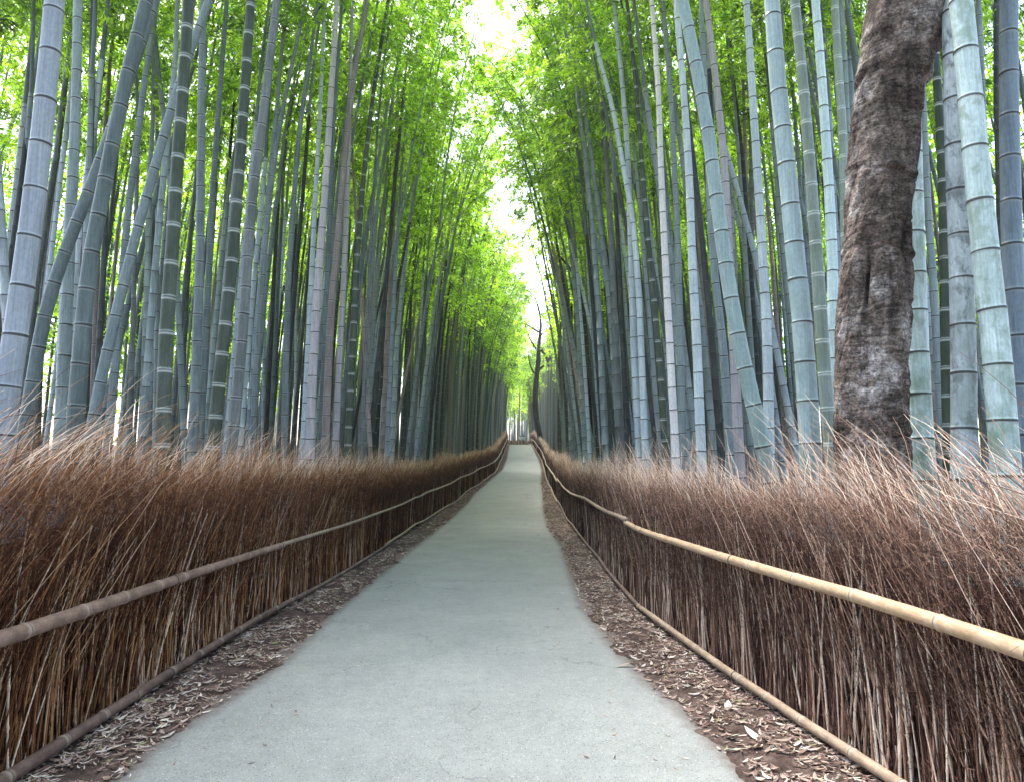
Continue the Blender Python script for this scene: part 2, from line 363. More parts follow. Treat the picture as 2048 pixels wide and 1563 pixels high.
HEROES = [
    (-3.91, 5.25, 0.095, 'lav', [(2.24, 0.1), (3.45, 0.16), (4.49, 0.19), (5.48, 0.19)], 'thickest pale lavender-grey bamboo culm at the far left edge'),
    (-5.73, 8.02, 0.085, 'grey', [(2.58, 0.17), (3.57, 0.24), (4.37, 0.44), (4.98, 0.64), (5.69, 0.84), (6.53, 1.05), (7.46, 1.27)], 'dark bowed bamboo culm crossing in front of its left neighbours, curving up to the right'),
    (-4.25, 6.78, 0.088, 'grey', [(2.13, 0.01), (3.65, 0.01), (4.7, 0.13), (5.49, 0.22), (6.28, 0.35), (6.61, 0.41)], 'stout grey bamboo culm leaning right beside the dark bowed culm'),
    (-5.55, 8.68, 0.086, 'grey', [(2.73, -0.07), (3.65, -0.1), (4.8, -0.15), (5.57, -0.17), (6.77, -0.22), (8.01, -0.3)], 'straight slate-grey bamboo culm just right of the thickest pale left one'),
    (-6.85, 11.2, 0.078, 'dark', [(3.69, -0.17), (4.73, -0.22), (6.47, -0.24), (7.75, -0.3), (9.87, -0.42)], 'near-black straight bamboo culm behind the slate-grey left culm'),
    (-10.09, 15.11, 0.072, 'dark', [(3.82, -0.21), (5.91, -0.32), (8.12, -0.25), (10.55, -0.18), (12.71, -0.22)], 'thin dark green bamboo culm rising behind the thickest pale left culm'),
    (-8.28, 13.97, 0.068, 'tan', [(2.66, -0.11), (4.18, -0.18), (7.14, -0.3), (10.55, -0.32), (11.89, -0.26)], 'slim dull brown bamboo culm half hidden behind the leaning stout grey one'),
    (-6.66, 11.49, 0.079, 'grey', [(2.62, 0.05), (3.34, 0.07), (5.32, 0.08), (6.34, 0.1), (7.38, 0.17), (8.44, 0.21), (9.75, 0.32)], 'blue-grey bamboo culm leaning right between two stout leaning ones'),
    (-5.26, 8.27, 0.072, 'pale', [(2.13, 0.27), (3.1, 0.39), (4.1, 0.56), (4.94, 0.72), (5.76, 0.88), (6.53, 1.05), (7.24, 1.23), (7.71, 1.37)], 'slanting pale blue-grey bamboo culm with a knuckled twig near its top'),
    (-3.54, 7.21, 0.084, 'ring', [(2.28, -0.06), (3.16, -0.09), (4.09, -0.08), (4.9, -0.09), (5.9, -0.07), (6.93, -0.08)], 'olive green bamboo culm with bright white rings, widest ringed one on the left'),
    (-4.39, 9.77, 0.079, 'grey', [(2.47, -0.06), (3.08, -0.07), (4.76, -0.11), (6.51, -0.19), (8.53, -0.28)], 'upright blue-grey bamboo culm just right of the widest white-ringed one'),
    (-5.37, 12.06, 0.075, 'grey', [(2.92, -0.01), (4.97, -0.02), (6.57, -0.04), (8.22, -0.02), (10.5, 0.02)], 'slim grey bamboo culm crossing the upright blue-grey one at fence height'),
    (-6.94, 16.69, 0.071, 'dark', [(3.43, -0.12), (4.76, -0.17), (6.93, -0.15), (9.92, -0.15), (13.05, -0.02)], 'slim blackish bamboo culm just left of the second white-ringed green one'),
    (-3.69, 8.46, 0.088, 'ring', [(2.36, 0.1), (3.06, 0.13), (3.97, 0.19), (5.09, 0.22), (6.25, 0.24), (7.44, 0.26)], 'dark green white-ringed bamboo culm bowing gently right, second ringed one from the left'),
    (-3.76, 9.11, 0.084, 'dkgrey', [(2.3, 0.13), (3.37, 0.18), (4.55, 0.2), (5.36, 0.22), (6.4, 0.31), (7.25, 0.37), (8.34, 0.44)], 'dark grey-green bamboo culm with thin pale rings, third ringed one from the left'),
    (-4.76, 12.88, 0.068, 'grey', [(2.73, -0.0), (3.53, -0.0), (5.19, 0.03), (6.03, 0.07), (7.47, 0.15), (8.95, 0.31), (10.78, 0.61)], 'slim blue-grey bamboo culm curving right beside the third ringed one'),
    (-4.16, 12.96, 0.074, 'grey', [(2.73, -0.06), (5.21, -0.11), (6.92, -0.07), (8.4, -0.02), (10.03, 0.15)], 'mid-grey bamboo culm standing between the slim curved one and the pale tan ones'),
    (-4.15, 13.95, 0.074, 'pale', [(2.81, 0.01), (5.47, 0.03), (7.32, 0.05), (9.88, 0.09), (11.88, 0.11)], 'bluish bamboo culm just left of the whitest tan culm'),
    (-3.54, 12.36, 0.093, 'tanpale', [(2.23, -0.03), (2.95, -0.04), (5.05, -0.0), (6.69, 0.07), (8.95, 0.13), (10.72, 0.18)], 'whitish tan bamboo culm, palest on the left side of the path'),
    (-3.8, 13.95, 0.075, 'grey', [(2.86, 0.01), (6.69, 0.02), (9.23, 0.03), (11.87, 0.13)], 'bluish bamboo culm squeezed between the whitish tan and brown tan ones'),
    (-3.59, 13.4, 0.091, 'tan', [(2.34, 0.02), (3.05, 0.02), (5.03, 0.04), (6.5, 0.13), (8.31, 0.23), (9.87, 0.35), (11.47, 0.58)], 'pinkish brown bamboo culm with dark rings leaning right'),
    (-3.62, 14.24, 0.079, 'tanpale', [(2.3, 0.03), (3.72, 0.04), (6.17, 0.09), (8.72, 0.1), (12.08, 0.07)], 'narrow grey-tan bamboo culm crossing behind the pinkish brown one'),
    (-3.62, 15.26, 0.092, 'ring', [(2.47, 0.05), (4.51, 0.09), (6.49, 0.13), (8.52, 0.23), (10.63, 0.41), (12.82, 0.7)], 'darkest green bamboo culm with crisp white rings, rightmost ringed one on the left'),
    (-3.41, 17.79, 0.065, 'tan', [(2.72, -0.22), (5.34, -0.43), (6.88, -0.59), (10.05, -0.86)], 'thin tan bamboo culm leaning left against the others behind the left fence'),
    (-3.79, 17.94, 0.088, 'dark', [(2.78, 0.19), (3.48, 0.23), (6.52, 0.46), (9.31, 0.62), (12.36, 0.85)], 'blackish bamboo culm leaning right beside the thin tan one'),
    (-3.7, 19.77, 0.108, 'tan', [(3.23, 0.08), (7.87, 0.19), (13.71, 0.27)], 'dull brown upright bamboo culm right of the blackish leaning one'),
    (-3.69, 16.75, 0.069, 'grey', [(3.02, 0.1), (5.48, 0.18), (8.43, 0.31), (11.5, 0.67)], 'slim grey bamboo culm behind the darkest white-ringed one'),
    (-3.68, 21.2, 0.096, 'pale', [(2.89, 0.07), (5.55, 0.14), (9.23, 0.42), (11.9, 0.74)], 'pale blue slim bamboo culm curving right above the left fence'),
    (-3.6, 27.8, 0.092, 'grey', [(3.05, 0.18), (7.72, 0.45), (11.36, 0.75), (15.13, 1.56)], 'thin grey bamboo culm bending towards the path with a bare feathery top'),
    (-3.78, 26.19, 0.087, 'pale', [(3.04, 0.3), (5.0, 0.49), (7.71, 0.79), (10.09, 1.19), (11.5, 1.75), (12.11, 2.24), (12.74, 3.11)], 'pale bamboo culm arching right over towards the sky gap'),
    (-3.03, 36.31, 0.105, 'pale', [(3.02, 0.13), (4.53, 0.19), (11.5, 0.57), (14.87, 1.11)], 'thin pale bamboo culm ending in bare twigs, nearest the path on the left'),
    (-3.44, 28.93, 0.096, 'pale', [(3.05, 0.11), (7.91, 0.3), (10.44, 0.5), (12.74, 0.96)], 'thin pale bamboo culm beside the arching one'),
    (2.44, 27.8, 0.139, 'grey', [(3.13, -0.08), (5.36, -0.13), (9.54, -0.32), (12.85, -0.66), (16.15, -1.12), (19.03, -1.7), (21.15, -2.25)], 'long slender bamboo culm leaning farthest over the path from the right'),
    (2.38, 21.59, 0.124, 'grey', [(2.81, -0.13), (6.53, -0.3), (9.36, -0.54), (12.79, -0.83), (15.32, -1.14), (17.38, -1.46)], 'slate bamboo culm leaning left, second in from the path on the right'),
    (2.25, 16.25, 0.099, 'grey', [(2.64, -0.08), (5.37, -0.17), (7.5, -0.28), (9.71, -0.45), (11.68, -0.71), (13.54, -1.06)], 'grey bamboo culm whose top swings left, left one of a close crossing pair'),
    (2.6, 16.25, 0.099, 'pale', [(2.64, -0.12), (5.72, -0.26), (7.65, -0.47), (9.71, -0.68), (11.52, -0.88), (13.54, -1.15)], 'pale bamboo culm, right one of a close crossing pair leaning left'),
    (2.55, 16.02, 0.104, 'dkgrey', [(2.56, -0.08), (4.64, -0.14), (7.07, -0.19), (9.6, -0.29), (11.46, -0.43), (13.37, -0.69)], 'duller grey-green bamboo culm without blue bloom right of the crossing pair'),
    (2.48, 13.26, 0.085, 'pale', [(2.48, -0.08), (3.86, -0.13), (5.87, -0.14), (8.36, -0.18), (9.79, -0.26), (11.37, -0.38)], 'lavender-grey bamboo culm overlapped by a curved twin at mid height'),
    (2.53, 13.07, 0.078, 'pale', [(2.37, -0.05), (5.24, -0.1), (6.67, -0.18), (7.68, -0.35), (8.88, -0.52), (10.3, -0.85)], 'curved lavender bamboo culm bending left behind its straighter twin'),
    (2.9, 13.02, 0.072, 'ring', [(2.23, -0.06), (3.55, -0.1), (4.94, -0.18), (6.07, -0.26), (7.53, -0.34), (9.34, -0.43), (11.2, -0.57)], 'slim bamboo culm green and white-ringed low down, just left of the cream one'),
    (2.75, 11.6, 0.076, 'cream', [(1.76, -0.05), (3.85, -0.1), (5.35, -0.14), (6.9, -0.16), (8.51, -0.17), (10.17, -0.24)], 'cream white bamboo culm, the only cream one standing by the right fence'),
    (2.97, 12.23, 0.079, 'pale', [(2.55, 0.01), (3.96, 0.02), (6.08, 0.03), (8.31, -0.0), (10.62, -0.11)], 'bluish bamboo culm just right of the cream one'),
    (2.84, 10.49, 0.084, 'pale', [(2.32, -0.01), (3.86, -0.02), (5.0, -0.05), (6.39, -0.05), (7.85, -0.1), (9.35, -0.17)], 'lavender-blue bamboo culm left of the big slanting one'),
    (2.96, 7.26, 0.092, 'cyan', [(1.66, -0.3), (2.25, -0.41), (2.86, -0.53), (3.64, -0.64), (4.43, -0.72), (5.42, -0.8), (6.27, -0.92), (6.97, -1.04)], 'big slanting pale cyan bamboo culm leaning left across its neighbours'),
    (3.45, 10.53, 0.083, 'tanpale', [(2.05, -0.04), (3.19, -0.06), (6.41, -0.09), (7.87, -0.17), (9.38, -0.3)], 'grey-cream bamboo culm passing behind the big slanting one'),
    (3.6, 9.98, 0.084, 'pale', [(2.38, 0.07), (3.54, 0.1), (4.83, 0.09), (6.16, 0.07), (7.78, 0.05), (8.97, 0.03)], 'upright lavender bamboo culm between the slanting one and the widest cyan one'),
    (5.4, 15.22, 0.069, 'tan', [(2.9, -0.03), (5.14, -0.05), (7.14, -0.1), (9.2, -0.03), (11.7, 0.0)], 'pinkish tan slim bamboo culm right of the big slanting one'),
    (5.31, 14.76, 0.085, 'dark', [(6.54, -0.15), (8.57, -0.19), (10.34, -0.32), (12.02, -0.45)], 'dark slim bamboo culm seen high up behind the grey-cream one'),
    (3.42, 10.85, 0.079, 'pale', [(2.56, -0.06), (3.7, -0.09), (4.96, -0.2), (7.31, -0.23), (9.09, -0.24)], 'shaded blue bamboo culm hidden behind the big slanting one'),
    (2.71, 6.37, 0.103, 'cyan', [(1.74, -0.0), (2.15, -0.0), (2.77, -0.0), (3.57, -0.04), (4.56, -0.08), (5.38, -0.13), (6.31, -0.14)], 'widest cyan-white bamboo culm left of the rough brown tree'),
    (3.72, 8.03, 0.087, 'ringlt', [(1.89, -0.07), (2.68, -0.1), (3.88, -0.11), (5.12, -0.12), (6.64, -0.16), (7.53, -0.2)], 'soft green bamboo culm with white rings touching the widest cyan one'),
    (3.89, 8.75, 0.083, 'cyan', [(2.14, 0.12), (4.09, 0.24), (5.21, 0.26), (6.61, 0.25), (8.07, 0.22)], 'icy blue bamboo culm right of the soft green ringed one'),
    (4.51, 9.48, 0.085, 'ringlt', [(2.69, 0.1), (5.26, 0.19), (6.52, 0.24), (7.55, 0.23), (8.61, 0.24)], 'grey-green bamboo culm with pale rings immediately left of the brown tree'),
    (5.92, 11.5, 0.097, 'grey', [(7.27, 0.13), (8.81, 0.16), (9.9, 0.05)], "slim grey-blue bamboo culm emerging above the brown tree's left flank"),
    (3.67, 6.3, 0.117, 'moss', [(1.78, 0.0), (2.6, 0.01), (3.39, 0.05), (4.53, 0.11), (5.94, 0.18)], 'mossy pale green bamboo culm pressed against the right side of the brown tree'),
    (7.04, 11.52, 0.079, 'pale', [(2.42, 0.05), (4.57, 0.09), (6.35, 0.1), (8.32, 0.17)], 'narrow blue bamboo culm right of the mossy one'),
    (5.82, 9.53, 0.084, 'ring', [(2.35, 0.13), (3.74, 0.2), (5.04, 0.29), (6.54, 0.36), (7.78, 0.36)], 'deep green white-ringed bamboo culm between the narrow blue and mottled ones'),
    (3.24, 5.27, 0.098, 'mottle', [(1.8, 0.15), (2.7, 0.22), (3.5, 0.26), (4.19, 0.28), (5.2, 0.34)], 'blotchy dark-stained grey bamboo culm left of the widest right-hand one'),
    (3.44, 4.94, 0.103, 'moss', [(1.81, 0.03), (2.63, 0.04), (3.25, 0.02), (3.9, 0.01), (4.56, 0.01), (5.25, -0.0)], 'widest bamboo culm right of the brown tree, pale with green lichen low down'),
    (7.32, 10.82, 0.08, 'grey', [(2.83, 0.16), (6.08, 0.33), (8.42, 0.44), (9.59, 0.5)], 'shaded blue bamboo culm seen behind the widest right-hand one'),
    (4.0, 5.67, 0.093, 'blue', [(1.92, 0.11), (3.07, 0.17), (3.94, 0.22), (4.85, 0.29), (5.79, 0.38)], 'deep blue-grey thick bamboo culm at the right edge'),
    (7.87, 11.35, 0.084, 'dark', [(3.72, 0.23), (6.3, 0.4), (8.09, 0.5), (9.98, 0.66)], 'dark green bamboo culm just behind the blue-grey one at the right edge'),
]

# ---------------------------------------------------------------- ground, path, verges
def sheet(name, xs, ys, zfun, mats, attrf=None):
    """grid over xs[i,j], ys[i]"""
    I, J = xs.shape
    Yg = np.broadcast_to(ys[:, None], xs.shape)
    V = np.stack([xs, Yg, zfun(xs, Yg)], -1)
    idx = np.arange(I * J).reshape(I, J)
    Q = np.stack([idx[:-1, :-1], idx[:-1, 1:], idx[1:, 1:], idx[1:, :-1]], -1)
    return mesh_np(name, V, Q, mats, attrf(xs, Yg) if attrf else None)

ys = np.concatenate([[-300, -100, -60], np.linspace(-20, 200, 111), [230, 300, 400, 500]])
xs = np.concatenate([[-400, -200, -100], np.linspace(-60, 60, 41), [100, 200, 400]])
o = link('ground', sheet('ground', np.broadcast_to(xs, (len(ys), len(xs))), ys, lambda x, y: G(y) - .04 - .02*(1 + vnoise(x*.5, y*.5, 3)), SOIL)); tag(o, kind='structure')

ysn = np.concatenate([np.arange(1.5, 12, .05), np.arange(12, 30, .12), np.arange(30, 150.1, .6)])
ysn = np.concatenate([[-8, -4, 0], ysn])
pl, pr = np.interp(ysn, PLy, PLx), np.interp(ysn, PRy, PRx)
t = np.linspace(0, 1, 41)
px = (pl - .28)[:, None] * (1 - t) + (pr + .28)[:, None] * t
def pz(x, y):
    return G(y) + .008 * vnoise(x*.8, y*.5, 5) + .012*np.clip(vnoise(x*.3, y*.25, 8), -1, 1)
def pedge(x, y):
    l = np.interp(y, PLy, PLx); r = np.interp(y, PRy, PRx)
    d = np.minimum(x - l, r - x)
    return {'edge': np.clip(1 - d / .29, 0, 1.3)}
o = link('path', sheet('path', px, ysn, pz, PATH, pedge)); tag(o, kind='structure')

def verge(name, side):
    ep = pl if side < 0 else pr
    ef = (FL(ysn) - .9) if side < 0 else (FR(ysn) + .9)
    n = 56
    s = np.linspace(0, 1, n) ** 1.0
    start = ep - side * .24
    x = start[:, None] * (1 - s) + ef[:, None] * s
    def z(X, Y):
        e = np.interp(Y, PLy, PLx) if side < 0 else np.interp(Y, PRy, PRx)
        d = (X - e) * side
        rag = .12 * vnoise(X*1.3, Y*1.3, 11) + .05 * vnoise(X*5, Y*5, 12) + .045 * vnoise(X*16, Y*16, 13)
        dd = d + rag
        base = pz(X, Y)
        prof = np.where(dd < 0, dd * .12, np.minimum(dd * .14, .028))
        prof = np.clip(prof, -.03, .03)
        return base + prof + np.clip(d, 0, 1) * (.012 * vnoise(X*5, Y*5, 21) + .008 * vnoise(X*15, Y*15, 22))
    o = link(name, sheet(name, x if side > 0 else x[:, ::-1], ysn, z, SOIL)); tag(o, kind='structure')
    return z
zl = verge('verge_left', -1); zr = verge('verge_right', 1)

# dead bamboo leaves on the verges
def leaf_litter(side, n, seed):
    r = np.random.default_rng(seed)
    y = 2.2 + (r.random(n) ** 2.0) * 42
    e = np.interp(y, PLy, PLx) if side < 0 else np.interp(y, PRy, PRx)
    f = FL(y) if side < 0 else FR(y)
    k = r.random(n)
    x = e + (f + side * .35 - e) * (k ** .8) - side * .06
    far = r.random(n) < .006
    x = np.where(far, e - side * r.random(n) * .9, x)
    # clumps of leaves leaving bare soil between
    keep = (vnoise(x*3, y*2, 31) + .6*vnoise(x*8, y*8, 32) > -.66 + .3*r.random(n)) | far
    x, y, far = x[keep], y[keep], far[keep]; n = len(x)
    zf = zl if side < 0 else zr
    z = np.where(far, pz(x, y), np.maximum(zf(x, y), pz(x, y))) + .004 + r.random(n) * .014 * (~far)
    L = np.where(far, .03 + .03 * r.random(n), .02 + .075 * r.random(n) ** 2.2) * (1 + y * .02); W = L * (.12 + .14 * r.random(n))
    a = r.random(n) * 2 * np.pi
    d = np.stack([np.cos(a), np.sin(a), (r.random(n) - .5) * .35], -1); d = unit(d)
    s = np.stack([-np.sin(a), np.cos(a), (r.random(n) - .5) * .9], -1); s = unit(s)
    c = np.stack([x, y, z], -1)
    up = np.array([0, 0, 1.])
    curl = (r.random(n) * .25)[:, None] * L[:, None]
    p0 = c - d * L[:, None] * .5 + up * curl * .6
    p3 = c + d * L[:, None] * .5 + up * curl
    m1, m2 = c - d * L[:, None] * .18, c + d * L[:, None] * .2
    w = s * W[:, None] * .5
    V = np.stack([p0, m1 - w, m2 - w * .9, p3, m2 + w * .9, m1 + w], 1)
    i = np.arange(n)[:, None] * 6
    Q = np.concatenate([i + [0, 1, 2, 5], i + [5, 2, 3, 4]])
    rn = np.repeat(np.clip(r.random(n) ** 1.05, 0, 1), 6)
    return V.reshape(-1, 3), Q, {'rnd': rn}
V, Q, A = merge([leaf_litter(-1, 30000, 1), leaf_litter(1, 34000, 2)])
o = link('leaf_litter', mesh_np('leaf_litter', V, Q, LITTER, A, smooth=False)); tag(o, kind='stuff')

def single_leaf(loc, L, W, rz, rn, label, tilt=.05):
    k = np.linspace(0, 1, 9); w = np.sin(np.pi * k ** .8) * W / 2
    row = []
    for s_ in (-1, 0, 1):
        row.append(np.stack([(k - .5) * L, s_ * w, .012 * (k - .5) ** 2 * 6 * L * 3 + abs(s_) * w * .35 + tilt * (k-.5)], -1))
    V = np.stack(row, 1); idx = np.arange(27).reshape(9, 3)
    Q = np.stack([idx[:-1, :-1], idx[:-1, 1:], idx[1:, 1:], idx[1:, :-1]], -1)
    o = link('fallen_leaf', mesh_np('fallen_leaf', V, Q, LITTER, {'rnd': np.full(27, rn)}), loc=loc)
    o.rotation_euler = (0, 0, rz); tag(o, label, 'leaf', 'dead leaves lying by the path')
def gz(x, y, s): return float(max((zl if s < 0 else zr)(np.array([x]), np.array([y]))[0], pz(np.array([x]), np.array([y]))[0])) + .012
for x, y, s, L, W, rz, rn, lab in [
    (-2.10, 6.05, -1, .15, .035, .2, .9, "pale dry leaf lying on the left edge of the grey path"),
    (.96, 6.3, 1, .15, .04, -.1, .6, "pinkish tan leaf lying on the right part of the grey path"),
    (1.48, 4.55, 1, .15, .055, 1.9, .94, "largest pale green leaf on the right verge near the lower rail"),
    (1.36, 4.55, 1, .10, .05, -.8, .97, "dark green leaf at the right edge of the path"),
    (-2.35, 4.35, -1, .16, .05, .1, .86, "broad pale crumpled leaf on the left verge nearest the camera"),
    (1.5, 5.1, 1, .11, .05, 1.2, .9, "greyish white oval leaf on the right verge below the lower rail")]:
    single_leaf((x, y, gz(x, y, s)), L, W, rz, rn, lab)

# ---------------------------------------------------------------- brush fences
def fence_frame(side):
    fx = FL if side < 0 else FR
    return fx
def stems(side, y0, y1, per_m, K, r0, hmin, hmax, depth, seed, kind='stem', tipw=1.0):
    r = np.random.default_rng(seed)
    n = int((y1 - y0) * per_m)
    y = y0 + (y1 - y0) * r.random(n)
    fx = FL(y) if side < 0 else FR(y)
    dep = .02 + depth * r.random(n) ** 1.3
    x = fx + side * dep
    k = np.linspace(0, 1, K)[None, :]
    if kind == 'stem':
        hs = BH(side, y)
        h = (hmin + (hmax - hmin) * r.random(n) ** 1.4) * hs
        z0 = np.zeros(n) - .02
        h = h * (1 + .10 * vnoise(y * 1.4, y * 0 + 7, seed + 3)); lean = (.16 + .26 * r.random(n) + .14 * vnoise(y * 1.3, y * 0, seed)) * h
        tilt = (r.random(n) - .5) * .24 * h + (r.random(n) < .18) * (r.random(n) - .35) * .7 * h
        out = side * (.02 + (r.random(n) - .5) * .12) * h
        Y = y[:, None] + lean[:, None] * k ** 2.4 + tilt[:, None] * k
        X = x[:, None] + out[:, None] * k
        Zl = z0[:, None] + h[:, None] * k
        rad = r0 * (.55 + .9 * r.random(n))[:, None] * (1 - .6 * k)
        rnd = np.clip(.02 + .9 * r.random(n) ** 1.9, 0, 1)[:, None] + .0 * k
    else:
        z0 = hmin + (hmax - hmin) * r.random(n) ** (.8 if kind == 'twig' else .6)
        clump = vnoise(y * 2.3, y * 0 + 3, 105) * .6 + .4 * vnoise(y * .9, y * 0 + 9, 106)
        z0 = z0 * (1 + .11 * clump) * BH(side, y)
        L = (.22 + .50 * r.random(n) ** 1.2) * tipw * (1 + .25 * clump)
        ang = (.50 + .55 * r.random(n)) - .15 * clump + np.where(z0 < 1.0, .25, 0)
        if kind == 'tip': ang = .42 + .5 * r.random(n)
        Y = y[:, None] + .17 * (z0[:, None] ** 2) + L[:, None] * np.cos(ang)[:, None] * k ** 1.2
        Zl = z0[:, None] + L[:, None] * np.sin(ang)[:, None] * (k - .18 * k ** 2.5) + .05 * clump[:, None] * k
        X = x[:, None] + side * ((r.random(n) - .40) * .55 * L)[:, None] * k + (r.random(n)[:, None] - .5) * .05 * np.sin(k * 5)
        rad = r0 * (.6 + .7 * r.random(n))[:, None] * (1 - .6 * k)
        zz = z0[:, None] + L[:, None] * np.sin(ang)[:, None] * k
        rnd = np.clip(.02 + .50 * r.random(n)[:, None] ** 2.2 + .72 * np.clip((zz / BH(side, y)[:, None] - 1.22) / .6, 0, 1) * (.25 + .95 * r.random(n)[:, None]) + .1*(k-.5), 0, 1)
    if K >= 5:     # little kinks at the nodes
        am = {'stem': .009, 'twig': .008, 'tip': .004}[kind]
        X = X + r.standard_normal((n, K)) * am * np.minimum(1, k * 3); Y = Y + r.standard_normal((n, K)) * am * np.minimum(1, k * 3)
    Zw = G(Y) + Zl
    P = np.stack([X, Y, Zw], -1)
    V, Q = tubes(P, rad, 3)
    return V, Q, {'rnd': np.repeat(rnd.ravel(), 3), 'dk': np.zeros(len(V))}

def side_twigs(side, y0, y1, per_m, seed, r0, zlo, zhi):
    """short crooked forked twiglets growing every way off the stems"""
    r = np.random.default_rng(seed)
    n = int((y1 - y0) * per_m)
    y = y0 + (y1 - y0) * r.random(n); fx = FL(y) if side < 0 else FR(y)
    x = fx + side * (-.01 + .36 * r.random(n) ** 1.4)
    z = (zlo + (zhi - zlo) * r.random(n) ** .85) * BH(side, y) * (1 + .08 * vnoise(y * 2.3, y * 0 + 3, 105))
    L = (.035 + .11 * r.random(n) ** 1.6) * (1 + .03 * y)
    d0 = unit(r.standard_normal((n, 3)) * [.5, .9, .8] + np.array([side * .05, .55, .75]))
    d1 = unit(d0 + .75 * r.standard_normal((n, 3))); d2 = unit(d0 + .75 * r.standard_normal((n, 3)))
    p = np.stack([x, y + .17 * z ** 2, G(y) + z], -1)
    l = L[:, None] / 3
    P = np.stack([p, p + d0 * l, p + (d0 + d1) * l, p + (d0 + d1 + d2) * l], 1)
    V, Q = tubes(P, r0 * (.7 + .6 * r.random(n))[:, None] * np.array([[1, .85, .7, .4]]), 3)
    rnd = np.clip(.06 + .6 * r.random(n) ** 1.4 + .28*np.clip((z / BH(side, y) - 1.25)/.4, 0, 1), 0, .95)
    return V, Q, {'rnd': np.repeat(rnd, 12), 'dk': np.zeros(len(V))}

def slanted(side, y0, y1, per_m, seed):
    """long straight pale stems pushed in at a slant, leaning along the path"""
    r = np.random.default_rng(seed)
    n = int((y1 - y0) * per_m)
    y = y0 + (y1 - y0) * r.random(n); fx = FL(y) if side < 0 else FR(y)
    x = fx + side * (.02 + .25 * r.random(n) ** 1.5); z = (.35 + .8 * r.random(n)) * BH(side, y)
    L = .45 + .65 * r.random(n); ang = .62 + .45 * r.random(n)
    L = np.minimum(L, (1.95 * BH(side, y) - z) / np.sin(ang))
    k = np.linspace(0, 1, 6)[None, :]
    Y = y[:, None] + .1 * z[:, None] + (L * np.cos(ang))[:, None] * k
    Z = G(Y) + z[:, None] + (L * np.sin(ang))[:, None] * (k - .06 * k ** 2)
    X = x[:, None] + side * ((r.random(n) - .45) * .3 * L)[:, None] * k
    V, Q = tubes(np.stack([X, Y, Z], -1), (.0022 + .0016 * r.random(n))[:, None] * (1 - .65 * k), 4)
    rnd = np.clip(.3 + .55 * r.random(n)[:, None] + .15 * k, 0, 1)
    return V, Q, {'rnd': np.repeat(rnd.ravel(), 4), 'dk': np.zeros(len(V))}

def knotted_stems(side, y0, y1, per_m, seed):
    """front rank of thicker bamboo twig stems with little node swellings"""
    r = np.random.default_rng(seed)
    n = int((y1 - y0) * per_m)
    y = y0 + (y1 - y0) * r.random(n); fx = FL(y) if side < 0 else FR(y)
    x = fx + side * (.02 + .08 * r.random(n))
    h = (.75 + .75 * r.random(n)) * BH(side, y)
    ks = []
    for i in range(7):
        c = (i + .5) / 7
        ks += [c - .012, c, c + .012]
    k = np.array([0] + ks + [1.])[None, :]
    node = np.array([0] + [0, 1, 0] * 7 + [0.])[None, :]
    tilt = r.standard_normal(n) * .13 * h + (r.random(n) < .3) * .55 * h * r.random(n)
    Y = y[:, None] + tilt[:, None] * k + (.05 + .18 * r.random(n))[:, None] * h[:, None] * k ** 2.2
    X = x[:, None] + side * (r.random(n) * .1)[:, None] * k
    Z = G(Y) - .01 + h[:, None] * k
    rad = (.0036 + .0048 * r.random(n) ** 1.6)[:, None] * (1 - .45 * k) * (1 + .6 * node)
    V, Q = tubes(np.stack([X, Y, Z], -1), rad, 5)
    rnd = np.clip(.2 + .8 * r.random(n) ** 1.2, 0, 1)[:, None] + .05 * node
    return V, Q, {'rnd': np.repeat(rnd.ravel(), 5), 'dk': np.repeat((node * np.ones((n, 1))).ravel() * .25, 5)}

def backing_slab(side, y0, y1, step):  # dark slab added behind the stems as the darkness between the twigs
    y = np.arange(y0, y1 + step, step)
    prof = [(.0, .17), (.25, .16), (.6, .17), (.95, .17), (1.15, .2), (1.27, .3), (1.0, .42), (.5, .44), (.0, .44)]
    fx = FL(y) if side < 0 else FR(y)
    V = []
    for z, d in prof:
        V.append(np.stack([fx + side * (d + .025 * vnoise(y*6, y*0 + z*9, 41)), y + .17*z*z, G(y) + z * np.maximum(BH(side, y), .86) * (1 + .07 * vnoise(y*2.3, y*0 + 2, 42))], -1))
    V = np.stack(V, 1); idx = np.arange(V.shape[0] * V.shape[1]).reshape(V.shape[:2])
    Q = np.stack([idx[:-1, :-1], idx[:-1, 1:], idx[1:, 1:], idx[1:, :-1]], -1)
    return V, Q

